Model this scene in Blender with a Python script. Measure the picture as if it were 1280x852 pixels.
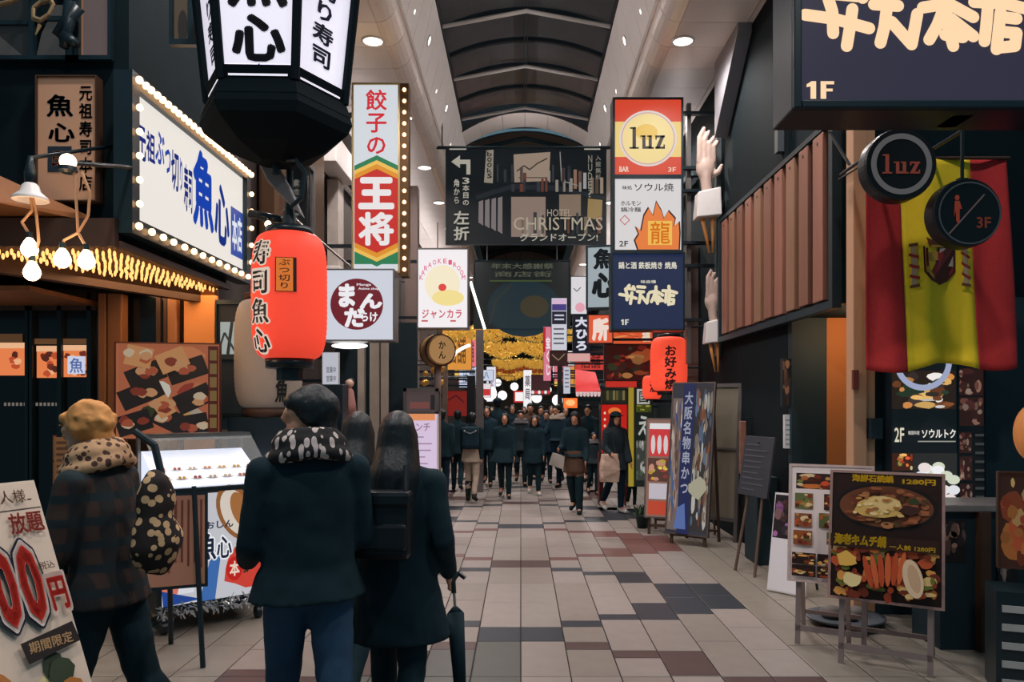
import bpy, bmesh, math, random
from mathutils import Vector, Matrix, noise
random.seed(7)
for o in list(bpy.data.objects): bpy.data.objects.remove(o, do_unlink=True)
C = bpy.context.scene.collection
SC = bpy.context.scene
# ---------------------------------------------------------------- camera (photo taken as 1280x852)
F, VX, VY, H = 960.0, 651.0, 503.0, 1.75        # focal length in pixels, vanishing point of the street, eye height
cam = bpy.data.cameras.new('camera'); co = bpy.data.objects.new('camera', cam); C.objects.link(co)
cam.sensor_width = 36; cam.lens = 36*F/1280; cam.shift_x = (640-VX)/1280; cam.shift_y = (VY-426)/1280
cam.clip_start = .05; cam.clip_end = 400
co.location = (0, 0, H); co.rotation_euler = (math.pi/2, 0, 0); SC.camera = co
# ---------------------------------------------------------------- world, exposure
w = bpy.data.worlds.new('night_sky'); SC.world = w; w.use_nodes = True
w.node_tree.nodes['Background'].inputs[0].default_value = (.32, .62, .78, 1)
w.node_tree.nodes['Background'].inputs[1].default_value = .24
vs = SC.view_settings; vs.view_transform = 'Standard'; vs.look = 'None'; vs.gamma = 1; vs.use_curve_mapping = False
vs.exposure = 0.0
LAMP_W, LAMP_C = 310.0, (1.0, .905, .87)           # arcade downlights
# ---------------------------------------------------------------- helpers
def P(x, y, d): return Vector(((x-VX)*d/F, d, H-(y-VY)*d/F))
def gd(y): return F*H/(y-VY)                       # distance of a point of the ground seen at row y
def PX(x, d): return (x-VX)*d/F
def PZ(y, d): return H-(y-VY)*d/F
def lin(c):
    r = []
    for v in c[:3]:
        v = v/255.0; r.append(v/12.92 if v <= .04045 else ((v+.055)/1.055)**2.4)
    return (r[0], r[1], r[2], 1.0)
MATS = {}
def mat(name, col, rough=.6, metal=0, var=.25, scale=9, bump=0.0, emit=0, ecol=None, spec=.4, stretch=None, alpha=None, trans=0):
    if name in MATS: return MATS[name]
    m = bpy.data.materials.new(name); MATS[name] = m; m.use_nodes = True
    nt = m.node_tree; b = nt.nodes['Principled BSDF']
    b.inputs['Roughness'].default_value = rough; b.inputs['Metallic'].default_value = metal
    b.inputs['Specular IOR Level'].default_value = spec
    c = lin(col)
    if var > 0:
        tc = nt.nodes.new('ShaderNodeTexCoord'); mp = nt.nodes.new('ShaderNodeMapping'); n = nt.nodes.new('ShaderNodeTexNoise')
        nt.links.new(tc.outputs['Object'], mp.inputs[0]); nt.links.new(mp.outputs[0], n.inputs['Vector'])
        if stretch: mp.inputs['Scale'].default_value = stretch
        n.inputs['Scale'].default_value = scale; n.inputs['Detail'].default_value = 4
        mx = nt.nodes.new('ShaderNodeMix'); mx.data_type = 'RGBA'
        mx.inputs[6].default_value = tuple(v*(1-var) for v in c[:3])+(1,); mx.inputs[7].default_value = tuple(min(1, v*(1+var)) for v in c[:3])+(1,)
        nt.links.new(n.outputs['Fac'], mx.inputs[0]); nt.links.new(mx.outputs[2], b.inputs['Base Color'])
        if bump:
            bp = nt.nodes.new('ShaderNodeBump'); bp.inputs['Strength'].default_value = bump; bp.inputs['Distance'].default_value = .01
            nt.links.new(n.outputs['Fac'], bp.inputs['Height']); nt.links.new(bp.outputs[0], b.inputs['Normal'])
    else: b.inputs['Base Color'].default_value = c
    if emit:
        b.inputs['Emission Color'].default_value = lin(ecol or col); b.inputs['Emission Strength'].default_value = emit
    if alpha is not None: b.inputs['Alpha'].default_value = alpha
    if trans: b.inputs['Transmission Weight'].default_value = trans; b.inputs['IOR'].default_value = 1.1
    return m
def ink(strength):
    """colour comes from the printed polygons; strength>0 glows"""
    nm = 'print_paper' if strength == 0 else 'print_glowing_%d' % round(strength*100)
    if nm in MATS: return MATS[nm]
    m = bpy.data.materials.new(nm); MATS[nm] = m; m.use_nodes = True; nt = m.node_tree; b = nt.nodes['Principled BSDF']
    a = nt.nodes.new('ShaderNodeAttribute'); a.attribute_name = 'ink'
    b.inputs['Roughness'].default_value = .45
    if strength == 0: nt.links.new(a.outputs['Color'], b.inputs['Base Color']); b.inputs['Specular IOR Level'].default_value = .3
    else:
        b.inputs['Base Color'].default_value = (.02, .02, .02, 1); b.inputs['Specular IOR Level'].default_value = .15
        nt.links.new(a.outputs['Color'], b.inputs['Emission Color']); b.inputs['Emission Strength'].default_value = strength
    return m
def link(o, parent=None):
    C.objects.link(o)
    if parent is not None: o.parent = parent
    return o
def tag(o, label, cat, group=None):
    o['label'] = label; o['category'] = cat
    if group: o['group'] = group
    return o
def thing(name, label, cat, loc=(0, 0, 0), rz=0, group=None):
    o = bpy.data.objects.new(name, None); link(o); o.empty_display_size = .1
    o.location = loc; o.rotation_euler = (0, 0, math.radians(rz)); return tag(o, label, cat, group)
class MB:
    def __init__(s): s.v = []; s.f = []
    def add(s, v, f):
        n = len(s.v); s.v += [tuple(p) for p in v]; s.f += [tuple(i+n for i in q) for q in f]; return s
    def box(s, x0, x1, y0, y1, z0, z1):
        return s.add([(x, y, z) for z in (z0, z1) for y in (y0, y1) for x in (x0, x1)],
                     [(0, 2, 3, 1), (4, 5, 7, 6), (0, 1, 5, 4), (2, 6, 7, 3), (0, 4, 6, 2), (1, 3, 7, 5)])
    def tube(s, p0, p1, r0, r1=None, n=10):
        r1 = r0 if r1 is None else r1; p0 = Vector(p0); p1 = Vector(p1); d = (p1-p0)
        if d.length < 1e-6: return s
        q = d.normalized().to_track_quat('Z', 'Y'); v = []
        for p, r in ((p0, r0), (p1, r1)):
            for i in range(n): a = 2*math.pi*i/n; v.append(p+q@Vector((r*math.cos(a), r*math.sin(a), 0)))
        f = [(i, (i+1) % n, n+(i+1) % n, n+i) for i in range(n)]+[tuple(range(n-1, -1, -1)), tuple(range(n, 2*n))]
        return s.add(v, f)
    def path(s, pts, r, n=8):
        for a, b in zip(pts[:-1], pts[1:]): s.tube(a, b, r, r, n)
        for p in pts[1:-1]: s.ball(p, (r, r, r), n, 5)
        return s
    def ball(s, c, r, n=12, m=8, R=None):
        c = Vector(c); v = []; f = []
        if not hasattr(r, '__len__'): r = (r, r, r)
        def q(a, b):
            p = Vector((r[0]*math.sin(a)*math.cos(b), r[1]*math.sin(a)*math.sin(b), r[2]*math.cos(a)))
            return c+(R@p if R else p)
        v.append(q(0, 0))
        for j in range(1, m):
            for i in range(n): v.append(q(math.pi*j/m, 2*math.pi*i/n))
        v.append(q(math.pi, 0))
        for i in range(n): f.append((0, 1+i, 1+(i+1) % n))
        for j in range(m-2):
            for i in range(n): a = 1+j*n; f.append((a+i, a+n+i, a+n+(i+1) % n, a+(i+1) % n))
        a = 1+(m-2)*n; e = len(v)-1
        for i in range(n): f.append((a+i, e, a+(i+1) % n))
        return s.add(v, f)
    def lathe(s, prof, n=24, c=(0, 0, 0), sx=1, sy=1, ang0=0):
        v = []; f = []
        for r, z in prof:
            for i in range(n): a = ang0+2*math.pi*i/n; v.append((c[0]+sx*r*math.cos(a), c[1]+sy*r*math.sin(a), c[2]+z))
        for j in range(len(prof)-1):
            for i in range(n): f.append((j*n+i, j*n+(i+1) % n, (j+1)*n+(i+1) % n, (j+1)*n+i))
        f += [tuple(range(n-1, -1, -1)), tuple(range((len(prof)-1)*n, len(prof)*n))]
        return s.add(v, f)
    def loft(s, rings):
        n = len(rings[0]); v = [p for r in rings for p in r]; f = []
        for j in range(len(rings)-1):
            for i in range(n): f.append((j*n+i, j*n+(i+1) % n, (j+1)*n+(i+1) % n, (j+1)*n+i))
        f += [tuple(range(n-1, -1, -1)), tuple(range((len(rings)-1)*n, len(rings)*n))]
        return s.add(v, f)
    def prism(s, poly, y0, y1):        # poly in (x,z), extruded along y
        n = len(poly)
        v = [(p[0], y0, p[1]) for p in poly]+[(p[0], y1, p[1]) for p in poly]
        return s.add(v, [tuple(range(n)), tuple(range(2*n-1, n-1, -1))]+[(i, n+i, n+(i+1) % n, (i+1) % n) for i in range(n)])
    def mesh(s, name):
        me = bpy.data.meshes.new(name); me.from_pydata(s.v, [], s.f)
        bm = bmesh.new(); bm.from_mesh(me); bmesh.ops.recalc_face_normals(bm, faces=bm.faces); bm.to_mesh(me); bm.free(); return me
    def build(s, name, m, parent=None, smooth=False, bevel=0, loc=None, rz=None):
        me = s.mesh(name); me.materials.append(m)
        if smooth: me.polygons.foreach_set('use_smooth', [True]*len(me.polygons))
        o = bpy.data.objects.new(name, me); link(o, parent)
        if loc is not None: o.location = loc
        if rz is not None: o.rotation_euler[2] = math.radians(rz)
        if bevel:
            b = o.modifiers.new('edge', 'BEVEL'); b.width = bevel; b.segments = 2; b.limit_method = 'ANGLE'
        return o
def put(name, me, parent, loc, m=None, rot=None, sc=None):
    """one more object that shares the mesh me"""
    o = bpy.data.objects.new(name, me); link(o, parent); o.location = loc
    if rot: o.rotation_euler = rot
    if sc: o.scale = sc
    return o
def shared(mb, name, m, smooth=True):
    me = mb.mesh(name); me.materials.append(m)
    if smooth: me.polygons.foreach_set('use_smooth', [True]*len(me.polygons))
    return me
# ---- lettering and prints
_tc = bpy.data.curves.new('lettering_source', 'FONT'); _tc.resolution_u = 2; _to = bpy.data.objects.new('lettering_source', _tc)
_gl = {}
TS = bpy.data.scenes.new('workbench'); TS.collection.objects.link(_to)      # scratch scene, removed at the end
def evaluated(o):
    vl = TS.view_layers[0]; vl.update(); return o.evaluated_get(vl.depsgraph)
def glyph(s, bold):
    k = (s, bold)
    if k not in _gl:
        _tc.body = s; _tc.offset = 0; ev = evaluated(_to); me = ev.to_mesh()
        v = [(p.co.x, p.co.y) for p in me.vertices]; f = [tuple(p.vertices) for p in me.polygons]; ev.to_mesh_clear()
        if not v: v = [(0, 0), (1, 0), (1, 1)]; f = []
        if bold > .005:                                # brush weight: the same strokes laid side by side
            q = bold*.8; v0, f0 = v, f; v, f = list(v0), list(f0)
            nc = 4 if q < .02 else (8 if q < .045 else 16)
            for i in range(nc):
                a = 2*math.pi*i/nc; n0 = len(v); v += [(x+q*math.cos(a), y+q*math.sin(a)) for x, y in v0]; f += [tuple(j+n0 for j in p) for p in f0]
        xs = [p[0] for p in v]; ys = [p[1] for p in v]
        _gl[k] = (v, f, min(xs), max(xs), min(ys), max(ys))
    return _gl[k]
ORD = ['first', 'second', 'third', 'fourth', 'fifth', 'sixth', 'seventh', 'eighth', 'ninth', 'tenth', 'eleventh', 'twelfth', 'thirteenth']
class Pr:
    """flat print: coloured polygons laid on a page; page coordinates -> local x,z (or any fn)"""
    def __init__(s, sx=1, sz=1, ox=0, oz=0, y=0, fn=None, step=.0006):
        s.v = []; s.f = []; s.c = []; s.sx, s.sz, s.ox, s.oz, s.y, s.fn, s.k, s.step = sx, sz, ox, oz, y, fn, 0, step
    def pt(s, a, b):
        if s.fn: return s.fn(a, b, s.k)
        return (s.ox+a*s.sx, s.y-s.k*s.step, s.oz+b*s.sz)
    def raw(s, pts, faces, col):
        n = len(s.v); s.v += [s.pt(*p) for p in pts]
        for q in faces: s.f.append(tuple(i+n for i in q)); s.c.append(col)
        return s
    def poly(s, pts, col, up=1): s.k += up; return s.raw(pts, [tuple(range(len(pts)))], col)
    def rect(s, a0, b0, a1, b1, col, up=1): return s.poly([(a0, b0), (a1, b0), (a1, b1), (a0, b1)], col, up)
    def rrect(s, cx, cy, w, h, ang, col):
        c, n = math.cos(math.radians(ang)), math.sin(math.radians(ang))
        return s.poly([(cx+x*c-y*n, cy+x*n+y*c) for x, y in ((-w/2, -h/2), (w/2, -h/2), (w/2, h/2), (-w/2, h/2))], col)
    def ell(s, cx, cy, rx, ry, col, n=20, up=1, ang=0):
        c, q = math.cos(math.radians(ang)), math.sin(math.radians(ang)); P_ = []
        for i in range(n):
            t = 2*math.pi*i/n; x, y = rx*math.cos(t), ry*math.sin(t); P_.append((cx+x*c-y*q, cy+x*q+y*c))
        return s.poly(P_, col, up)
    def blob(s, cx, cy, rx, ry, col, rnd, n=9, j=.25):
        return s.poly([(cx+rx*math.cos(2*math.pi*i/n)*(1+rnd.uniform(-j, j)), cy+ry*math.sin(2*math.pi*i/n)*(1+rnd.uniform(-j, j))) for i in range(n)], col)
    def ring(s, cx, cy, rx, ry, t, col, n=32):
        s.k += 1; pts = []
        for q in (1, 1-t):
            for i in range(n): a = 2*math.pi*i/n; pts.append((cx+rx*q*math.cos(a), cy+ry*q*math.sin(a)))
        return s.raw(pts, [(i, (i+1) % n, n+(i+1) % n, n+i) for i in range(n)], col)
    def line(s, pts, wd, col):
        s.k += 1
        for (x0, y0), (x1, y1) in zip(pts[:-1], pts[1:]):
            L = math.hypot(x1-x0, y1-y0) or 1; nx, ny = -(y1-y0)/L*wd/2, (x1-x0)/L*wd/2
            s.raw([(x0+nx, y0+ny), (x0-nx, y0-ny), (x1-nx, y1-ny), (x1+nx, y1+ny)], [(0, 1, 2, 3)], col)
        return s
    def text(s, t, a0, b0, a1, b1, col, vert=False, bold=.02, up=1, shear=0):
        """fits the text in the box a0,b0 (bottom-left) .. a1,b1 (top-right)"""
        s.k += up
        if vert:
            n = len(t); hh = (b1-b0)/n
            for i, ch in enumerate(t):
                if ch != ' ': s.text(ch, a0, b1-(i+.94)*hh, a1, b1-(i+.06)*hh, col, False, bold, 0, shear)
            return s
        v, f, x0, x1, y0, y1 = glyph(t, bold)
        if len(t) == 1 and ord(t) > 0x2000: x0, x1, y0, y1 = min(0, x0), max(1, x1), min(-.1, y0), max(.86, y1)
        fx = (a1-a0)/max(1e-6, x1-x0); fy = (b1-b0)/max(1e-6, y1-y0)
        return s.raw([(a0+(p[0]-x0)*fx+shear*(p[1]-y0)*fy, b0+(p[1]-y0)*fy) for p in v], f, col)
    def brush(s, strokes, wd, col, m=lambda x, y: (x, y)):
        '''round-ended brush strokes'''
        s.k += 1
        for st in strokes:
            pts = [m(*p) for p in st]
            for (x0, y0), (x1, y1) in zip(pts[:-1], pts[1:]):
                L = math.hypot(x1-x0, y1-y0) or 1; nx, ny = -(y1-y0)/L*wd/2, (x1-x0)/L*wd/2
                s.raw([(x0+nx, y0+ny), (x0-nx, y0-ny), (x1-nx, y1-ny), (x1+nx, y1+ny)], [(0, 1, 2, 3)], col)
            for x, y in pts: s.raw([(x+wd/2*math.cos(2*math.pi*i/14), y+wd/2*math.sin(2*math.pi*i/14)) for i in range(14)], [tuple(range(14))], col)
        return s
    def luz(s, a0, b0, a1, b1, col):
        '''slab-serif word luz in the box'''
        s.k += 1; W, Hh = a1-a0, b1-b0
        def R(x0, y0, x1, y1): s.raw([(a0+x0*W, b0+y0*Hh), (a0+x1*W, b0+y0*Hh), (a0+x1*W, b0+y1*Hh), (a0+x0*W, b0+y1*Hh)], [(0, 1, 2, 3)], col)
        R(.08, 0, .18, 1); R(0, 0, .26, .08); R(.01, .92, .18, 1)
        R(.36, .12, .45, .62); R(.30, .55, .45, .62); R(.36, 0, .60, .12); R(.54, 0, .63, .62); R(.49, .55, .63, .62); R(.54, 0, .69, .08)
        R(.73, .52, 1, .62); R(.73, 0, 1, .10); R(.73, .42, .77, .62); R(.96, 0, 1, .2)
        s.raw([(a0+.73*W, b0), (a0+.84*W, b0), (a0+1*W, b0+.62*Hh), (a0+.89*W, b0+.62*Hh)], [(0, 1, 2, 3)], col); return s
    def onef(s, a0, b0, a1, b1, col):
        '''floor mark 1F'''
        s.k += 1; W, Hh = a1-a0, b1-b0
        for q in ([(.16, 0), (.36, 0), (.36, 1), (.2, 1), (.02, .82), (.02, .66), (.16, .7)], [(.52, 0), (.72, 0), (.72, 1), (.52, 1)], [(.72, .82), (1, .82), (1, 1), (.72, 1)], [(.72, .42), (.95, .42), (.95, .58), (.72, .58)]): s.raw([(a0+x*W, b0+y*Hh) for x, y in q], [tuple(range(len(q)))], col)
        return s
    def build(s, name, parent, lit=0, loc=None):
        me = bpy.data.meshes.new(name); me.from_pydata(s.v, [], s.f)
        at = me.attributes.new('ink', 'FLOAT_COLOR', 'FACE'); buf = []
        for c in s.c: buf += list(lin(c))
        at.data.foreach_set('color', buf); me.materials.append(ink(lit))
        o = bpy.data.objects.new(name, me); link(o, parent)
        if loc is not None: o.location = loc
        return o
def food(pr, a0, b0, a1, b1, seed, pal, n=26, bg=(30, 22, 20), big=.16):
    """a printed food picture: plate shapes and pieces in a palette"""
    rnd = random.Random(seed); W, Hh = a1-a0, b1-b0
    pr.rect(a0, b0, a1, b1, bg)
    for i in range(n):
        t = 1-i/n*.72; rx = abs(W)*big*t*rnd.uniform(.6, 1.5); ry = abs(Hh)*big*t*rnd.uniform(.5, 1.2)
        cx = a0+W*rnd.uniform(.06, .94); cy = b0+Hh*rnd.uniform(.06, .94)
        rx = min(rx, abs(cx-a0), abs(a1-cx)); ry = min(ry, abs(cy-b0), abs(b1-cy))
        if rx <= 0 or ry <= 0: continue
        if i % 2: pr.k -= 1
        c = pal[i % len(pal)]; q = rnd.uniform(.8, 1.15)
        pr.blob(cx, cy, rx*.85, ry*.85, tuple(min(255, v*q) for v in c), rnd, 10, .15)
WARM = [(196, 110, 52), (226, 170, 96), (150, 56, 34), (240, 214, 160), (96, 44, 26), (210, 82, 44), (120, 130, 60)]
SUSHI = [(226, 138, 92), (240, 220, 196), (190, 70, 58), (226, 170, 96), (60, 70, 44), (246, 236, 220), (30, 34, 36)]
# ---- common materials
M_dark = mat('charcoal_metal', (26, 44, 51), .45, 0, .2)
M_black = mat('black_lacquer', (20, 37, 44), .35, 0, .15)
M_frame = mat('grey_frame', (112, 108, 106), .4, .5, .1)
M_steel = mat('brushed_steel', (150, 146, 142), .3, .9, .1)
M_teal = mat('dark_teal_wall', (15, 29, 34), .9, 0, .25, 3, spec=.1)
M_wood = mat('warm_wood', (150, 98, 58), .5, 0, .35, 6, .2, stretch=(1, 1, .12))
M_darkwood = mat('dark_wood', (70, 48, 34), .55, 0, .35, 6, .2, stretch=(1, 1, .12))
M_white = mat('white_enamel', (226, 222, 220), .4, 0, .05)
M_bulb = mat('warm_bulb_glow', (255, 226, 190), .3, 0, 0, emit=9, ecol=(255, 205, 160))
M_bulbs = mat('small_bulb_glow', (255, 214, 160), .3, 0, 0, emit=4.0, ecol=(255, 196, 140))
M_bulbd = mat('amber_bulb_glow', (255, 200, 130), .3, 0, 0, emit=1.7, ecol=(255, 178, 104))
BULBD = shared(MB().ball((0, 0, 0), 1, 8, 6), 'bulb', M_bulbd)
BULB = shared(MB().ball((0, 0, 0), 1, 8, 6), 'bulb', M_bulbs)
def sign(name, label, cat, rect, d, t=.18, bg=(240, 240, 240), lit=.9, casing=None, fw=2.0, draw=None, text=None, rz=0, group=None, arm=None, ceil=None, back=True, bgside=None):
    """a boxed sign whose front fills the photo rectangle rect at distance d; draw/text get a print in photo pixels"""
    x0, y0, x1, y1 = rect; k = d/F; xc = (x0+x1)/2; cz = math.cos(math.radians(rz)); k2 = k/max(.2, cz)
    base = P(xc, y1, d); r = thing(name, label, cat, base, rz, group)
    W = (x1-x0)*k2; Hh = (y1-y0)*k; f = fw*k
    cm = casing or M_dark
    mb = MB(); mb.box(-W/2, W/2, .004, t, 0, Hh)
    mb.box(-W/2, -W/2+f, -.02, .004, 0, Hh).box(W/2-f, W/2, -.02, .004, 0, Hh).box(-W/2+f, W/2-f, -.02, .004, 0, f).box(-W/2+f, W/2-f, -.02, .004, Hh-f, Hh)
    mb.build('casing', cm, r)
    pr = Pr(k2, -k, -xc*k2, y1*k, 0.0); pr.rect(x0+fw, y1-fw, x1-fw, y0+fw, bg, 0)
    if draw: draw(pr)
    face = pr.build('face', r, lit)
    if text:
        pt = Pr(k2, -k, -xc*k2, y1*k, -.002-pr.k*.0006); text(pt); pt.build('lettering', face, lit)
    if arm is not None:
        lx = arm-base.x; mb = MB()
        for q in (.15, .85): mb.box(min(lx, math.copysign(W/2, lx)), max(lx, math.copysign(W/2, lx)), t*.35, t*.65, Hh*q-.02, Hh*q+.02)
        mb.build('bracket', M_black, r)
    if ceil is not None:
        mb = MB()
        for q in (-.36, .36): mb.tube((W*q, t/2, Hh), (W*q, t/2, ceil-base.z), .012)
        mb.build('hanger_rod', M_frame, r)
    return r
# ================================================================= THE SETTING
def struct(o): o['kind'] = 'structure'; return o
XC = .09; SOF = H+4.55                                # arcade centre line and soffit height
WL, WR = -2.9, 2.78
M_sof = mat('cream_ceiling_panel', (240, 232, 228), .36, 0, .04, 2, spec=.5)
M_cove = mat('satin_cove_panel', (236, 224, 216), .26, .1, .04, 2)
M_gap = mat('dark_joint', (40, 34, 32), .8, 0, 0)
M_floorbed = mat('floor_joint', (40, 34, 32), .85, 0, .1)
# floor bed and tiles
fl = struct(MB().box(-6.5, 6.5, -2, 62, -.1, -.004).build('floor', M_floorbed))
def tmat(n, c): return mat('tile_'+n, c, .42, 0, .13, 7, .08, spec=.35)
TM = {'light': tmat('pale_granite', (149, 141, 135)), 'light2': tmat('warm_granite', (143, 134, 127)), 'light3': tmat('rosy_granite', (154, 145, 140)),
      'side': tmat('side_granite', (138, 131, 121)), 'navy': tmat('slate_navy', (52, 58, 66)), 'red': tmat('brick_red', (112, 76, 72)), 'brown': tmat('plum_brown', (88, 70, 68)), 'cover': tmat('grey_cover', (92, 93, 90))}
CW, S = .321, 1.0606
tiles = []
rnd = random.Random(3)
for c in range(-12, 12):
    k = c if c >= 0 else -c-1
    x0, x1 = c*CW, (c+1)*CW
    for n in range(-1, 12):
        o_ = 2.39*n; segs = []
        bc = ('navy', 'red', 'navy', 'brown')[n % 4] if n >= 0 else 'brown'
        pc = ('brown', 'navy', 'red', 'navy')[n % 4] if n >= 0 else 'brown'       # colour of the block before
        if k == 0: segs = [(5.315, 5.656, 'navy' if n % 2 == 0 else 'brown')]
        elif k == 1: segs = [(5.14, 5.30, pc), (5.66, 5.82, bc)]
        elif k == 2: segs = [(4.97, 5.12, pc), (5.84, 6.0, bc)]
        elif k == 3: segs = [(4.65, 5.11, pc), (5.84, 6.34, bc)]
        elif k == 4: segs = [(6.0, 7.33, bc)]
        elif k == 5: segs = [(6.15, 7.15, bc)]
        lo, hi = 4.63+o_, 4.63+2.39+o_
        cur = lo; out = []
        for a, b, col in segs:
            a += o_; b += o_
            if a > cur: out.append((cur, a, None))
            out.append((a, min(b, hi), col)); cur = b
            if b > hi: out.append((hi, b, col))
        if cur < hi: out.append((cur, hi, None))
        for a, b, col in out:
            if col is None:
                m_ = max(1, round((b-a)/.585)); st = (b-a)/m_
                for q in range(m_):
                    base = 'side' if k >= 6 else ('light', 'light2', 'light3')[(c*7+q*3+n) % 3]
                    if -5 <= c <= -1 and n <= 0 and b < 5.4: base = 'cover'
                    tiles.append((x0, x1, a+q*st, a+(q+1)*st, base))
            else:
                m_ = max(1, round((b-a)/.5)); st = (b-a)/m_
                for q in range(m_): tiles.append((x0, x1, a+q*st, a+(q+1)*st, col))
tiles = [(a, b, y0*S, y1*S, m) for a, b, y0, y1, m in tiles if y1*S < 30]
tiles.sort(key=lambda t: t[2]+.2*abs(t[0]))
near, far = [], []
for t in tiles:
    xl = VX+F*((t[0]+t[1])/2)/max(.5, t[3]); yb = VY+F*H/max(.5, t[3])
    (near if (yb < 900 and -40 < xl < 1320 and len(near) < 290) else far).append(t)
cache = {}
for x0, x1, y0, y1, m in near:
    g = .004; key = (round(x1-x0, 3), round(y1-y0, 3), m)
    if key not in cache:
        w_, l_ = (x1-x0)/2-g, (y1-y0)/2-g; e = .004
        mb = MB().loft([[(-w_, -l_, -.03), (w_, -l_, -.03), (w_, l_, -.03), (-w_, l_, -.03)], [(-w_, -l_, -.003), (w_, -l_, -.003), (w_, l_, -.003), (-w_, l_, -.003)],
                        [(-w_+e, -l_+e, 0), (w_-e, -l_+e, 0), (w_-e, l_-e, 0), (-w_+e, l_-e, 0)]])
        cache[key] = shared(mb, 'paving_tile', TM[m], False)
    put('paving_tile', cache[key], fl, ((x0+x1)/2, (y0+y1)/2, rnd.uniform(-.0012, .0004)))
for m in TM:
    mb = MB()
    for x0, x1, y0, y1, q in far:
        if q == m: mb.box(x0+.004, x1-.004, y0+.004, y1-.004, -.03, 0)
    if mb.v: o = mb.build('distant_paving_tile', TM[m], fl); o['kind'] = 'stuff'
for sgn in (-1, 1):                                    # wide granite margins along the shop fronts
    for i in range(14):
        y0 = 3.4+i*.62
        for j in range(2):
            x0 = 3.852+j*.6
            put('margin_slab', cache.setdefault('margin', shared(MB().box(-.296, .296, -.306, .306, -.03, 0), 'margin_slab', TM['side'], False)), fl, (sgn*(x0+.3), y0+.31, 0))
# ceiling: soffit panels, cove and inclined panels, each seam open
ceil = struct(MB().box(XC-3.7, XC-1.86, 3.0, 44, SOF+.05, SOF+.12).box(XC+1.86, XC+3.7, 3.0, 44, SOF+.05, SOF+.12).build('ceiling', M_gap))
PL = .64
def prof_cove():
    pts = [(1.82, 0)]
    for i in range(1, 7):
        a = math.pi/2*i/6; pts.append((1.82-.25*math.sin(a), .25*(1-math.cos(a))))
    return pts+[(1.575, .36)]
CP = prof_cove()
def strip(prof, L, t=.02):
    mb = MB(); n = len(prof)
    for a, b in zip(prof[:-1], prof[1:]):
        dx, dz = b[0]-a[0], b[1]-a[1]; q = math.hypot(dx, dz); nx, nz = -dz/q*t, dx/q*t
        if nz < 0 and abs(nz) > 1e-6: nx, nz = -nx, -nz
        elif abs(nz) <= 1e-6: nx = abs(nx)
        mb.add([(a[0], 0, a[1]), (b[0], 0, b[1]), (b[0]+nx, 0, b[1]+nz), (a[0]+nx, 0, a[1]+nz), (a[0], L, a[1]), (b[0], L, b[1]), (b[0]+nx, L, b[1]+nz), (a[0]+nx, L, a[1]+nz)],
               [(0, 1, 2, 3), (4, 7, 6, 5), (0, 4, 5, 1), (1, 5, 6, 2), (2, 6, 7, 3), (3, 7, 4, 0)])
    return mb
def mir(mb): m = MB(); m.v = [(-x, y, z) for x, y, z in mb.v]; m.f = [tuple(reversed(q)) for q in mb.f]; return m
flatp = MB().box(1.825, 2.62, 0, PL-.012, 0, .03); flatq = MB().box(2.63, 3.62, 0, PL-.012, 0, .03)
inc = strip([(1.565, .37), (1.50, .62), (1.42, .95), (1.35, 1.36)], PL-.012)
cove = strip(CP, PL-.012)
KIT = [(shared(mb if s > 0 else mir(mb), n, m, False), s) for s in (-1, 1) for mb, n, m in ((flatp, 'soffit_panel', M_sof), (flatq, 'soffit_panel', M_sof), (cove, 'cove_panel', M_cove), (inc, 'inclined_panel', M_sof))]
npan = int((16.5-6.0)/PL)
for i in range(-4, 40):
    y = 6.0+i*PL
    for me, s in KIT:
        if i > 20 and 'soffit' not in me.name and 'cove' not in me.name: continue
        put(me.name.split('.')[0], me, ceil, (XC, y, SOF))
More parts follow.
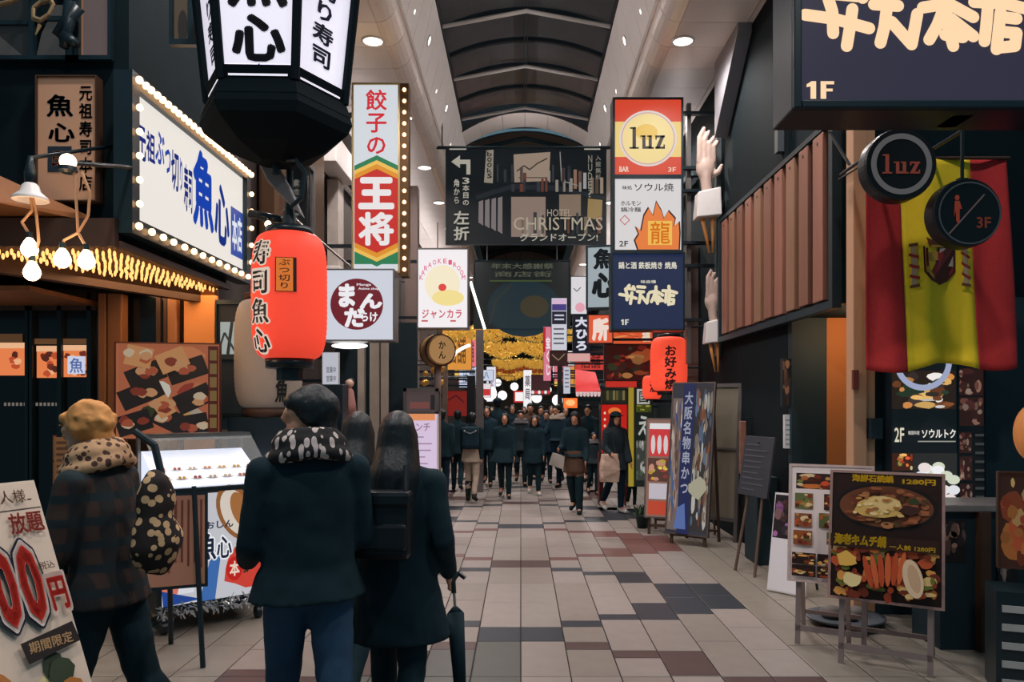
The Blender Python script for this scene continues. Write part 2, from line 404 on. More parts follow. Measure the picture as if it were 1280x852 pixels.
# skylight vault: dark panes between ribs
M_glass = mat('night_skylight_glass', (80, 82, 86), .22, 0, .2, 1.5)
M_rib = mat('skylight_rib', (190, 186, 182), .4, .1, .05)
M_arc = mat('skylight_dark_rib', (30, 36, 40), .5, .2, .1)
sky = struct(MB().box(XC-1.42, XC-1.33, 3.0, 16.6, SOF+1.36, SOF+1.5).box(XC+1.33, XC+1.42, 3.0, 16.6, SOF+1.36, SOF+1.5).build('window_1', M_arc))
ZE = SOF+1.42
def vault(x): return .30*(1-(x/1.36)**2)
for j in range(13):
    y0 = 3.4+j*1.0
    for s in (-1, 1):
        mb = MB(); xs = [s*1.34*i/6 for i in range(7)]
        for a, b in zip(xs[:-1], xs[1:]):
            mb.add([(XC+a, y0+.03, ZE+vault(a)+.10), (XC+b, y0+.03, ZE+vault(b)+.10), (XC+b, y0+.97, ZE+vault(b)+.10), (XC+a, y0+.97, ZE+vault(a)+.10),
                    (XC+a, y0+.03, ZE+vault(a)+.12), (XC+b, y0+.03, ZE+vault(b)+.12), (XC+b, y0+.97, ZE+vault(b)+.12), (XC+a, y0+.97, ZE+vault(a)+.12)],
                   [(0, 1, 2, 3), (4, 5, 6, 7), (0, 1, 5, 4), (2, 3, 7, 6), (0, 3, 7, 4), (1, 2, 6, 5)])
        mb.build('glass_pane', M_glass, sky)
    if j % 2 == 0:
        mb = MB(); yr = y0+.8; mb.path([(XC-1.34, yr, ZE), (XC, yr, ZE+.25), (XC+1.34, yr, ZE)], .034, 8); mb.build('tie_rib', M_rib, sky)
    mb = MB(); pts = [(XC+x, y0+.06, ZE+vault(x)+.06) for x in [-1.34+2.68*i/10 for i in range(11)]]
    for a, b in zip(pts[:-1], pts[1:]):
        mb.add([(a[0], a[1]-.04, a[2]), (b[0], b[1]-.04, b[2]), (b[0], b[1]+.04, b[2]), (a[0], a[1]+.04, a[2]), (a[0], a[1]-.04, a[2]+.07), (b[0], b[1]-.04, b[2]+.07), (b[0], b[1]+.04, b[2]+.07), (a[0], a[1]+.04, a[2]+.07)],
               [(0, 1, 2, 3), (4, 5, 6, 7), (0, 1, 5, 4), (2, 3, 7, 6), (0, 3, 7, 4), (1, 2, 6, 5)])
    mb.build('arched_rib', M_arc, sky)
MB().box(XC-.035, XC-.012, 3.4, 16.4, ZE+.28, ZE+.36).box(XC+.012, XC+.035, 3.4, 16.4, ZE+.28, ZE+.36).build('ridge_rail', M_arc, sky)
# arch that closes the vault, made of facing panels
arch = struct(MB().box(XC-1.6, XC+1.6, 16.62, 16.7, SOF+2.0, SOF+2.2).build('trim_1', M_sof))
def archz(x): return SOF+1.20+.52*(1-(x/1.5)**2)
for i in range(6):
    a, b = -1.5+i*.5, -1.5+(i+1)*.5; mb = MB(); mb2 = MB()
    for j in range(4):
        u, v = a+(b-a)*j/4+(.006 if j == 0 else 0), a+(b-a)*(j+1)/4
        mb.prism([(XC+u, archz(u)), (XC+v, archz(v)), (XC+v, SOF+2.1), (XC+u, SOF+2.1)], 16.58, 16.62)
        z0, z1 = archz(u), archz(v)
        mb2.add([(XC+u, 16.6, z0), (XC+v, 16.6, z1), (XC+v, 17.6, z1+.04), (XC+u, 17.6, z0+.04), (XC+u, 16.6, z0+.03), (XC+v, 16.6, z1+.03), (XC+v, 17.6, z1+.07), (XC+u, 17.6, z0+.07)],
                [(0, 1, 2, 3), (4, 5, 6, 7), (0, 1, 5, 4), (2, 3, 7, 6), (0, 3, 7, 4), (1, 2, 6, 5)])
    mb.build('arch_facing', M_glass, arch); mb2.build('arch_soffit_panel', M_sof, arch)
# the darker vault that goes on behind the arch
sky2 = struct(MB().box(XC-2.2, XC+2.2, 17.65, 17.8, SOF+1.80, SOF+2.6).build('window_2', M_arc))
for i in range(7):
    y0 = 17.65+i*2
    mb = MB(); xs = [XC-1.6+3.2*q/10 for q in range(11)]
    for a, b in zip(xs[:-1], xs[1:]):
        za, zb = SOF+1.2+.45*(1-((a-XC)/1.6)**2), SOF+1.2+.45*(1-((b-XC)/1.6)**2)
        mb.add([(a, y0, za), (b, y0, zb), (b, y0+1.94, zb), (a, y0+1.94, za), (a, y0, za+.05), (b, y0, zb+.05), (b, y0+1.94, zb+.05), (a, y0+1.94, za+.05)], [(0, 1, 2, 3), (4, 5, 6, 7), (0, 1, 5, 4), (2, 3, 7, 6), (0, 3, 7, 4), (1, 2, 6, 5)])
    mb.build('roof_pane', M_arc, sky2)
    MB().path([(XC-1.5, y0, SOF+1.2), (XC, y0, SOF+1.52), (XC+1.5, y0, SOF+1.2)], .05, 6).build('tie_rib', M_teal, sky2)
beam = struct(MB().box(-3.6, 3.6, 31.6, 32.0, SOF-1.2, SOF+2.5).build('trim_2', M_gap))
for i in range(12): MB().box(-3.5+i*.58, -2.94+i*.58, 31.5, 31.6, SOF-1.2, SOF+2).build('fascia_panel', mat('brown_fascia', (104, 90, 80), .6), beam)
# side walls
wl = struct(MB().box(WL-.3, WL, 7.25, 46, 0, SOF).build('wall_left', mat('left_shop_wall', (58, 50, 46), .7, 0, .3, 2)))
wr = struct(MB().box(WR, WR+.3, 8.0, 46, 0, SOF).build('wall_right', mat('right_shop_wall', (14, 26, 30), .85, 0, .3, 2, spec=.15)))
struct(MB().box(-5, 5, 46, 46.3, 0, SOF+2).build('wall_end', mat('far_street_wall', (90, 74, 60), .7, 0, .4, 1.2)))
# upper storeys of the corner shop (its near face looks down the street at us)
struct(MB().box(-6.5, -2.78, 5.45, 7.25, 2.86, 9.0).box(-6.5, WL-.3, 7.25, 9.6, 2.86, 9).build('wall_left_upper', M_teal))
struct(MB().box(-6.5, WL-.3, 7.25, 7.5, 0, 2.86).build('wall_left_recess', M_darkwood))
# block with the plaque board: wall above the dark doorway
struct(MB().box(2.82, 6, 6.35, 8.0, 2.62, 9.0).box(WR+.3, 6, 8.0, 10.4, 2.62, 9).build('wall_right_upper', M_teal))
struct(MB().box(2.92, 6, 6.35, 6.6, 0, 2.62).build('wall_right_front', mat('dark_shop_front', (26, 48, 56), .6, 0, .25, 3)))
struct(MB().box(2.78, 3.14, 7.88, 7.99, 0, 2.62).build('wall_right_recess', mat('dark_shop_front', (22, 34, 40))))
struct(MB().box(3.14, 4.6, 7.88, 8.2, 0, 2.62).build('wall_right_passage', mat('orange_plaster', (190, 120, 66), .7, 0, .12, 4)))
# ---- downlights
lens_on = mat('downlight_lens', (255, 246, 238), .3, 0, 0, emit=5, ecol=(255, 240, 226))
RING = shared(MB().lathe([(.15, 0), (.15, -.012), (.122, -.018), (.118, 0)], 24), 'trim_ring', M_white)
LENS = shared(MB().lathe([(.118, -.004), (.118, -.010), (.06, -.014), (.01, -.015)], 20), 'lens', lens_on)
RING2 = shared(MB().lathe([(.085, 0), (.085, -.012), (.062, -.018), (.06, 0)], 20), 'trim_ring', M_white)
LENS2 = shared(MB().lathe([(.06, -.004), (.06, -.012), (.01, -.015)], 16), 'lens', lens_on)
def downlight(x, y, z, label, grp, big=True, tilt=0, power=0, sc=1):
    r = thing('downlight', label, 'ceiling light', (x, y, z), 0, grp); r.rotation_euler[1] = math.radians(tilt); r.scale = (sc,)*3
    put('trim_ring', RING if big else RING2, r, (0, 0, 0)); put('lens', LENS if big else LENS2, r, (0, 0, 0))
    if power:
        l = bpy.data.lights.new('downlight_beam', 'SPOT'); l.energy = power; l.color = LAMP_C; l.spot_size = math.radians(150); l.spot_blend = .6; l.shadow_soft_size = .11
        lo = bpy.data.objects.new('downlight_beam', l); link(lo, r); lo.location = (0, 0, -.04)
for s, xx, nm in ((-1, WL+.14, 'dumpling sign side'), (1, WR-.12, 'flag side')):      # uplight channels added along the cornices to brighten the ceiling
    r = thing('added_uplight_channel', 'added slim dark cornice channel with an upward light strip, %s' % nm, 'light strip', (xx, 12.0, SOF-1.0))
    MB().box(-.05, .05, 0, 18, -.03, .0).box(-.05, -.04, 0, 18, 0, .05).box(.04, .05, 0, 18, 0, .05).build('channel', M_dark, r); MB().box(-.035, .035, .05, 17.95, .002, .014).build('added_light_strip', mat('added_strip_glow', (255, 236, 226), .4, 0, 0, emit=2), r)
    for q in range(10): MB().box(.05 if s > 0 else -.14, .118 if s > 0 else -.05, q*2, q*2+.03, -.03, -.0).build('wall_clip', M_dark, r)
    l = bpy.data.lights.new('added_strip_light', 'AREA'); l.shape = 'RECTANGLE'; l.size = .06; l.size_y = 17.5; l.energy = 110; l.color = (1, .92, .9); lo = bpy.data.objects.new('added_strip_light', l); link(lo, r); lo.location = (0, 9, .03); lo.rotation_euler = (math.pi, s*math.radians(38), 0)
for i in range(13):
    y = 1.86+2.6*i+(2.6*max(0, i-10))
    downlight(XC-1.95, y, SOF, 'round ceiling downlight over the dumpling sign side, %s along the arcade' % ORD[i], 'soffit downlights', True, 0, LAMP_W)
    downlight(XC+1.95, y, SOF, 'round ceiling downlight over the flag side, %s along the arcade' % ORD[i], 'soffit downlights', True, 0, LAMP_W)
    if 1 <= i <= 5:
        for s in (-1, 1):
            downlight(XC+s*1.455, y+1.7, SOF+.80, 'small spotlight in the %s slope beside the skylight, %s along the arcade' % ('dumpling sign side' if s < 0 else 'flag side', ORD[i]), 'spotlights beside the skylight', False, s*72, 60)
            downlight(XC+s*1.50, y+.5, SOF+.62, 'tiny spotlight low in the %s slope, %s along the arcade' % ('dumpling sign side' if s < 0 else 'flag side', ORD[i]), 'tiny spotlights beside the skylight', False, s*72, 0, .5)
# ================================================================= LEFT SIDE: corner sushi shop
LF = 5.45                                               # near face of the upper storeys
# -- signs and windows on the face that looks at us
def t_(pr):
    pr.text('魚', 58, 146, 92, 118, (20, 70, 92), bold=.035); pr.text('心', 60, 178, 94, 153, (26, 60, 78), bold=.035)
    pr.text('元祖寿司本店', 99, 240, 116, 105, (52, 60, 66), True, .03)
    pr.rect(60, 215, 90, 183, (38, 48, 60)); pr.text('印', 64, 211, 86, 187, (190, 130, 96))
sign('wooden_signboard', 'pale wooden board with blue fish kanji on dark wall above the bulbs', 'signboard', (46, 95, 122, 252), LF-.09, .07, (196, 152, 122), 0, M_darkwood, 1.5, None, t_)
wf = thing('upstairs_window', 'upstairs window with a pale blind and dark frame above the fish board', 'window', P(115, 78, LF-.02))
k = LF/F
MB().box(-.16, .16, -.05, .0, 0, .03).box(-.16, -.10, -.05, 0, .03, .62).box(.135, .16, -.05, 0, .03, .62).build('window_frame', M_black, wf)
pr = Pr(1, 1, 0, 0, -.012); pr.rect(-.10, .03, .135, .62, (150, 130, 128)); pr.rect(-.10, .03, -.055, .62, (214, 156, 118)); pr.build('pane', wf, .28)
wf = thing('latticed_window', 'latticed upstairs window with grey panes behind the straw rope', 'window', P(50, 78, LF-.02))
MB().box(-.30, .30, -.05, 0, 0, .03).box(-.05, -.02, -.05, 0, .03, .6).box(.26, .30, -.05, 0, .03, .6).box(-.3, -.05, -.04, 0, .25, .28).box(-.02, .26, -.04, 0, .28, .31).build('lattice', M_black, wf)
pr = Pr(1, 1, 0, 0, -.012); pr.rect(-.30, .03, -.05, .6, (40, 46, 48)); pr.poly([(-.02, .03), (.26, .03), (.26, .40), (.12, .40), (.02, .2)], (92, 92, 92)); pr.poly([(-.3, .03), (-.1, .03), (-.3, .2)], (92, 92, 92)); pr.build('pane', wf, .3)
wf = thing('small_window', 'small dim upstairs window with amber light beside the big paper lantern', 'window', P(240, 56, LF-.02))
MB().box(-.14, .14, -.05, 0, -.02, .02).box(-.01, .03, -.05, 0, .02, .5).box(-.14, -.12, -.05, 0, .02, .5).box(.12, .14, -.05, 0, .02, .5).build('window_frame', M_black, wf)
pr = Pr(1, 1, 0, 0, -.012); pr.rect(-.12, .02, -.01, .5, (110, 92, 72)); pr.rect(.03, .02, .12, .5, (150, 110, 74)); pr.ell(-.06, .12, .035, .12, (40, 36, 30)); pr.build('pane', wf, .35)
# straw rope with ring
rope = MB(); pts = [P(-5, 8, 5.2), P(12, 4, 5.2), P(30, -6, 5.2), P(44, -12, 5.2), P(60, -4, 5.2), P(66, 8, 5.2), P(60, 20, 5.2), P(50, 27, 5.2), P(41, 24, 5.2), P(41, 12, 5.2), P(50, 4, 5.2), P(60, 2, 5.2)]
b0 = pts[7]; r = thing('straw_rope', 'twisted straw rope looped in a ring high on the dark corner building', 'rope', b0)
for off in (0, .012): rope.path([p-b0+Vector((off, -off, off*.6)) for p in pts], .011, 6)
rope.tube(Vector((0, 0, -.02)), Vector((-.03, 0, -.09)), .014, .004); rope.build('twisted_cord', mat('straw', (150, 126, 92), .8), r)
MB().tube(P(44, -14, 5.2)-b0, P(44, -30, 5.2)-b0, .01).tube(P(44, -14, 5.2)-b0, P(44, -14, 5.45)-b0, .012).build('hook', M_black, r)
# grey branch silhouettes beside the rope
mb = MB(); b0 = P(80, 60, 5.3)
for a in ((P(90, 4, 5.3), P(80, 60, 5.3)), (P(98, 8, 5.3), P(70, 45, 5.3)), (P(80, 45, 5.3), P(97, 56, 5.3))): mb.tube(a[0]-b0, a[1]-b0, .05, .03, 7)
o = mb.build('carved_bracket', M_black, None, True, loc=b0); tag(o, 'black carved bracket beside the straw rope on the corner building', 'bracket')
# -- marquee lightbox on the street face
d0, d1, zt, zb = 960*2.72/489, 960*2.72/351, H+389/489*2.72, H+228/489*2.72
LM = d1-d0; HM = zt-zb
r = thing('marquee_sign', 'long white lightbox with blue brush kanji framed by round bulbs', 'sign', (-2.70, (d0+d1)/2, zb), 90)
MB().box(-LM/2-.1, LM/2+.1, .0, .08, -.11, HM+.11).box(-LM/2-.1, -LM/2, -.05, 0, -.11, HM+.11).box(LM/2, LM/2+.1, -.05, 0, -.11, HM+.11).box(-LM/2, LM/2, -.05, 0, -.11, 0).box(-LM/2, LM/2, -.05, 0, HM, HM+.11).build('casing', M_black, r)
pr = Pr(LM, HM, -LM/2, 0, -.005); pr.rect(0, 0, 1, 1, (240, 234, 226)); face = pr.build('face', r, .92)
B_ = (26, 66, 170); pr = Pr(LM, HM, -LM/2, 0, -.008)
pr.text('元', .01, .50, .085, .80, (30, 44, 120), bold=.03); pr.text('祖', .085, .53, .15, .78, (30, 44, 120), bold=.03); pr.text('ぶ', .15, .55, .22, .86, (40, 70, 160), bold=.03)
pr.text('つ', .22, .50, .27, .80, (40, 70, 160), bold=.03); pr.text('切', .27, .42, .335, .78, (30, 44, 120), bold=.03); pr.text('り', .335, .44, .37, .76, (40, 70, 160), bold=.03); pr.text('寿司', .375, .30, .45, .72, (30, 44, 120), bold=.03)
pr.text('魚', .455, .22, .66, .95, B_, bold=.05); pr.text('心', .665, .16, .83, .78, (26, 50, 130), bold=.045)
pr.rect(.845, .12, .99, .62, (28, 70, 160)); pr.text('本店', .86, .18, .98, .56, (226, 232, 240), bold=.03); pr.build('lettering', face, .92)
nb = 0
for i in range(26):
    t = -LM/2-.05+(LM+.1)*i/25
    for z in (HM+.055, -.055):
        if z < 0 and i % 2: continue
        put('bulb', BULB, r, (t+random.uniform(-.01, .01), -.075, z), sc=(.026,)*3)
for i in range(5):
    for t in (-LM/2-.05, LM/2+.05): put('bulb', BULB, r, (t, -.075, HM*(i+.6)/5.4), sc=(.024,)*3)
# -- bulb soffit under the overhang
ZS = 2.86
r = thing('bulb_canopy', 'dark shop soffit covered with rows of small glowing bulbs', 'canopy', (-3.6, 6.3, ZS-.06))
MB().box(-2.4, .82, -1.05, .94, 0.02, .055).build('soffit_board', M_darkwood, r)
MB().box(-2.4, .85, -1.10, -1.05, .01, .20).box(.82, .87, -1.05, .94, .01, .055).build('fascia', mat('dark_brown_fascia', (58, 42, 34), .5), r)
mb = MB(); a, b = Vector((-.25, -1.0, 0)), Vector((.66, .92, 0)); n = (b-a).normalized(); q = Vector((-n.y, n.x, 0))*.05
mb.add([a-q+Vector((0, 0, -.12)), b-q+Vector((0, 0, -.12)), b+q+Vector((0, 0, -.12)), a+q+Vector((0, 0, -.12)), a-q+Vector((0, 0, .02)), b-q+Vector((0, 0, .02)), b+q+Vector((0, 0, .02)), a+q+Vector((0, 0, .02))], [(0, 1, 2, 3), (4, 5, 6, 7), (0, 1, 5, 4), (1, 2, 6, 5), (2, 3, 7, 6), (3, 0, 4, 7)])
mb.build('header_beam', M_darkwood, r)
for i in range(24):
    y = -1.0+i*.081
    for j in range(12):
        x = .76-j*.085
        if (Vector((x, y, 0))-a).dot(Vector((n.y, -n.x, 0))) > .03: put('bulb', BULBD, r, (x+random.uniform(-.008, .008), y, -.010), sc=(.011, .011, .024))
# inner lower wood ceiling of the entrance
MB().box(-2.4, -.3, -.2, .94, -.16, -.12).build('inner_ceiling_board', M_wood, r)
# sloping wooden canopy over the near edge
r = thing('wooden_canopy', 'small sloping brown wooden canopy behind the hanging lamps', 'canopy', (-3.75, 5.25, 3.0))
MB().add([(-1, -.5, .02), (.35, -.5, .02), (.72, .12, .02), (-1, .12, .02), (-1, -.5, .06), (.2, -.5, .30), (.72, .12, .06), (-1, .12, .36)], [(0, 1, 2, 3), (4, 5, 6, 7), (0, 1, 5, 4), (1, 2, 6, 5), (2, 3, 7, 6), (3, 0, 4, 7)]).build('roof_board', M_wood, r)
# -- hanging lamps with bare bulbs
def bulb_drop(root, p, top, cord):
    mb = MB(); mb.path([Vector(c) for c in cord], .008, 6); mb.build('cord', mat('tan_cord', (196, 150, 110), .7), root)
    x, y, z = p
    MB().lathe([(.017, .085), (.019, .055), (.017, .05)], 10, p).build('socket', M_black, root)
    MB().lathe([(.012, .055), (.03, .03), (.044, .0), (.048, -.02), (.04, -.045), (.02, -.062), (.002, -.066)], 14, p).build('bulb', M_bulb, root, True)
b0 = P(38, 250, 4.55)
r = thing('enamel_pendant_lamp', 'white enamel shade lamp with two bare bulbs dangling under it', 'lamp', b0)
MB().lathe([(.03, .10), (.045, .085), (.055, .05), (.09, .02), (.10, 0), (.095, -.004), (.085, .012), (.05, .04), (.02, .05)], 24).build('shade', M_white, r, True)
MB().lathe([(.03, .09), (.034, .16), (.02, .22), (.012, .26)], 12).tube((0, 0, .25), (0, .90, .62), .012).build('stem', M_black, r, True)
pA, pB = P(37, 308, 4.55)-b0, P(40, 337, 4.55)-b0
bulb_drop(r, pA, 0, [(0, 0, .03), (.01, 0, -.06), (-.05, 0, -.13), pA+Vector((0, 0, .07))]); bulb_drop(r, pB, 0, [(.01, 0, .03), (.035, 0, -.08), (.05, 0, -.24), pB+Vector((.02, 0, .1)), pB+Vector((0, 0, .07))])
b0 = P(85, 202, 4.55)
r = thing('twin_bulb_pendant', 'globe lamp on a black arm with two bare bulbs on cords below', 'lamp', b0)
MB().ball((0, 0, 0), .046, 16, 10).build('globe', M_bulb, r, True)
MB().tube((0, .02, 0), (.02, .7, .18), .014).lathe([(.05, -.03), (.054, -.055), (.03, -.07)], 12).build('arm', M_black, r)
pA, pB = P(78, 321, 4.55)-b0, P(108, 323, 4.55)-b0
bulb_drop(r, pA, 0, [(.035, 0, -.05), (.05, 0, -.25), (.06, 0, -.42), pA+Vector((.01, 0, .1)), pA+Vector((0, 0, .07))]); bulb_drop(r, pB, 0, [(.08, .0, -.06), (.13, 0, -.18), (.12, 0, -.32), (.06, 0, -.42), pB+Vector((-.02, 0, .1)), pB+Vector((0, 0, .07))])
for nm, p in (('pendant', P(40, 320, 4.5)), ('twin', P(92, 320, 4.5))):
    l = bpy.data.lights.new('bulb_light', 'POINT'); l.energy = 7; l.color = (1, .62, .34); l.shadow_soft_size = .1; lo = bpy.data.objects.new('bulb_light', l); link(lo, None); lo.location = p+Vector((0, -.06, -.12))
l = bpy.data.lights.new('canopy_light', 'AREA'); l.shape = 'RECTANGLE'; l.size = .7; l.size_y = 1.6; l.energy = 16; l.color = (1, .6, .32); lo = bpy.data.objects.new('canopy_light', l); link(lo); lo.location = (-3.1, 6.35, 2.74)
# -- entrance: glazed screen, posts, lit panels
DR = 7.2
sc = thing('glazed_entrance', 'dark glazed shop entrance with amber lit panels behind the mullions', 'shop front', P(40, 700, DR-.1)*1)
sc.location = (PX(30, DR-.1), DR-.1, 0); bx = sc.location.x
def LX(x): return PX(x, DR-.1)-bx
def LZ(y): return PZ(y, DR-.1)
MB().box(LX(-60), LX(122), .02, .05, .12, 2.75).build('dark_glass', mat('dark_door_glass', (16, 22, 26), .12, 0, .2, 3), sc)
for x in (36, 40, 76, 113): MB().box(LX(x)-.02, LX(x)+.02, -.03, .02, .05, 2.75).build('mullion', M_black, sc)
MB().box(LX(-60), LX(122), -.03, .02, .05, .16).box(LX(-60), LX(122), -.03, .02, 2.6, 2.75).build('rail', M_darkwood, sc)
for i, (x0, x1, y0, y1) in enumerate(((-40, 33, 428, 469), (45, 75, 432, 472), (78, 110, 431, 471))):
    pr = Pr(1, 1, 0, 0, .012); pr.rect(LX(x0), LZ(y1), LX(x1), LZ(y0), (250, 140, 84)); rr = random.Random(i)
    for q in range(9): pr.blob(LX(x0+6+(x1-x0-12)*rr.random()), LZ(y1-5-(y1-y0-14)*rr.random()), .035, .03, rr.choice([(120, 50, 30), (255, 190, 140), (200, 84, 50), (90, 40, 30)]), rr)
    if i == 2: pr.rect(LX(84), LZ(467), LX(106), LZ(445), (220, 226, 250)); pr.text('魚', LX(86), LZ(466), LX(104), LZ(447), (90, 110, 170))
    pr.rect(LX(x0), LZ(y0+7), LX(x1), LZ(y0), (255, 196, 150)); pr.build('lit_panel', sc, .8)
pr = Pr(1, 1, 0, 0, .012); rr = random.Random(9)
for i in range(14): pr.rect(LX(4+i*5), LZ(507), LX(7+i*5), LZ(503), (180, 170, 160))
pr.rect(LX(-40), LZ(428), LX(28), LZ(417), (130, 92, 60)); pr.rect(LX(43), LZ(430), LX(110), LZ(423), (150, 104, 66)); pr.build('shelf_print', sc, .35)
# posts
for i, (x0, x1, nm, lab) in enumerate(((122, 132, 'wooden_post', 'slim wooden post beside the dark glazed entrance'), (134, 152, 'wooden_post', 'broad polished wooden post next to the food poster'))):
    o = MB().box(PX(x0, DR-.25), PX(x1, DR-.25), DR-.25, DR-.13, 0, 2.74).build(nm, M_wood, None, bevel=.01); tag(o, lab, 'post')
o = MB().box(PX(230, DR-.12), PX(268, DR-.12), DR-.12, DR-.02, 0, 2.80).build('plaster_pier', mat('ochre_plaster', (214, 140, 76), .7, 0, .1, 5)); tag(o, 'ochre plastered pier behind the food poster', 'pier')
o = MB().box(PX(210, DR-.12), PX(222, DR-.12), DR-.14, DR-.06, 0, 2.80).build('wooden_post', M_wood, None, bevel=.01); tag(o, 'thin wooden post between the dark window and the ochre pier', 'post')
wd = thing('dark_window', 'dark narrow shop window above the food poster', 'window', (PX(180, DR-.08), DR-.08, 2.05))
MB().box(-.2, .2, 0, .05, 0, .74).build('pane', mat('dark_door_glass', (16, 22, 26)), wd); MB().box(-.22, -.19, -.02, .05, 0, .74).box(.12, .16, -.02, .05, 0, .74).box(.19, .22, -.02, .05, 0, .74).build('window_frame', M_darkwood, wd)
# newspaper rack by the entrance
r = thing('notice_rack', 'tan notice rack hanging beside the entrance behind the blond walker', 'rack', P(88, 612, 6.5)); k = 6.5/F
MB().box(-22*k, 22*k, 0, .03, 0, .03).box(-22*k, 22*k, 0, .03, 35*k, 37*k).box(-22*k, -20*k, 0, .03, 0, 68*k).box(20*k, 22*k, 0, .03, 0, 68*k).box(-4*k, 4*k, .03, .6, 50*k, 60*k).build('rack_frame', M_wood, r)
pr = Pr(k, k, 0, 0, -.002); pr.rect(-20, 2, 20, 66, (170, 126, 86)); rr = random.Random(2)
for i in range(8): pr.rect(-17, 6+i*7.4, -17+rr.uniform(20, 34), 9+i*7.4, (110, 80, 60))
pr.build('notice', r, 0)
# -- food poster on a post behind the display case
DP = 6.55
def dr(pr):
    food(pr, 154, 545, 256, 431, 5, SUSHI, 8, (214, 120, 84), .2)
    rr = random.Random(11)
    for i, (x, y, a, ww) in enumerate(((185, 468, 24, 44), (232, 462, 20, 46), (180, 492, 24, 50), (240, 498, 26, 44), (172, 528, 18, 40), (212, 524, -28, 38), (240, 530, 10, 34), (178, 446, -12, 30), (216, 450, 24, 34), (206, 508, 30, 20))):
        pr.rrect(x, y, ww, 25, -a, (24, 24, 28) if i < 7 else (236, 168, 110))
        for q in range(4): pr.blob(x+rr.uniform(-12, 12), y+rr.uniform(-5, 5), 7, 5, rr.choice([(232, 170, 120), (198, 96, 66), (240, 214, 180), (150, 60, 44)]), rr)
    pr.rect(257, 545, 269, 432, (92, 22, 20))
    for i in range(6): pr.rect(259, 450+i*17, 267, 437+i*17, (150, 120, 70))
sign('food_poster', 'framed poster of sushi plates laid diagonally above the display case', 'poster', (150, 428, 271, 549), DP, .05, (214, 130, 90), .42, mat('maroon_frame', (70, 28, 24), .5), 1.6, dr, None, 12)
MB().box(PX(200, DP+.2), PX(212, DP+.2), DP+.08, DP+.16, 0, 1.75).build('poster_post', M_darkwood); tag(bpy.data.objects['poster_post'], 'dark post carrying the sushi plate poster', 'post')
# -- refrigerated display case, turned towards the street
RZ = 40; c0 = Vector((-2.38, 5.98, 0))
r = thing('display_case', 'chilled display case with a slanted glass lid and lit picture front', 'display case', c0, RZ)
hw = .42; dp = .62
MB().box(-hw, hw, .02, dp, .16, 1.08).box(-hw-.01, hw+.01, -.01, dp, 1.06, 1.10).box(-hw, -hw+.03, -.012, .02, .2, 1.06).box(hw-.03, hw, -.012, .02, .2, 1.06).build('body', M_black, r, bevel=.006)
pr = Pr(1, 1, 0, 0, .008); pr.rect(-hw+.03, .22, hw-.03, 1.05, (206, 206, 214)); rr = random.Random(4)
pr.poly([(-.39, .9), (-.1, 1.05), (-.39, 1.05)], (150, 120, 110)); pr.blob(-.25, .9, .09, .07, (170, 40, 34), rr)
pr.ell(.17, .88, .14, .24, (150, 96, 52), 24, ang=25); pr.ell(.17, .88, .11, .2, (226, 214, 200), 24, ang=25); pr.ell(.2, .9, .07, .15, (170, 110, 60), ang=20); pr.rect(.26, .72, .29, 1.0, (30, 40, 50))
pr.blob(.24, .45, .16, .17, (214, 66, 52), rr, 12); pr.blob(-.3, .38, .1, .09, (226, 120, 100), rr, 10); pr.poly([(-.12, .22), (-.02, .6), (.05, .6), (.0, .22)], (60, 110, 180)); pr.poly([(-.28, .3), (-.2, .62), (-.13, .62), (-.16, .3)], (230, 232, 240))
pr.poly([(-.38, .22), (-.39, .34), (-.1, .24)], (30, 70, 150))
pic = pr.build('lit_picture', r, .8)
pr = Pr(1, 1, 0, 0, .0); pr.text('魚', -.16, .52, .02, .76, (248, 248, 252), bold=.12); pr.text('魚', -.15, .53, .01, .75, (24, 36, 60), bold=.03); pr.text('心', .0, .52, .14, .72, (248, 248, 252), bold=.12); pr.text('心', .01, .53, .13, .71, (24, 36, 60), bold=.03)
pr.text('うおしん', -.14, .77, .14, .83, (40, 50, 70), bold=.04); pr.ell(.15, .44, .065, .095, (200, 30, 24)); pr.text('本', .11, .38, .19, .5, (250, 220, 200), bold=.04); pr.build('lettering', pic, .8)
# lid frame, glass, tray with food
fz, bz = 1.22, 1.47
mb = MB()
for x in (-hw, hw-.02): mb.box(x, x+.02, 0, .02, 1.10, fz).box(x, x+.02, dp-.06, dp, 1.10, bz)
mb.box(-hw, hw, dp-.24, dp, bz, bz+.03); mb.add([(-hw, .36, bz-.02), (hw, .36, bz-.02), (hw, dp, bz), (-hw, dp, bz), (-hw, .36, bz+.01), (hw, .36, bz+.01), (hw, dp, bz+.03), (-hw, dp, bz+.03)], [(0, 1, 2, 3), (4, 5, 6, 7), (0, 1, 5, 4), (1, 2, 6, 5), (2, 3, 7, 6), (3, 0, 4, 7)])
mb.build('lid_frame', M_steel, r)
gl = mat('clear_lid_glass', (220, 236, 244), .05, 0, 0, alpha=.10, spec=.5)
MB().add([(-hw, .0, fz), (hw, 0, fz), (hw, .36, bz), (-hw, .36, bz), (-hw, .006, fz+.006), (hw, .006, fz+.006), (hw, .366, bz+.006), (-hw, .366, bz+.006)], [(0, 1, 2, 3), (4, 5, 6, 7), (0, 1, 5, 4), (1, 2, 6, 5), (2, 3, 7, 6), (3, 0, 4, 7)]).box(-hw, hw, -.002, .004, 1.10, fz).build('glass_lid', gl, r)
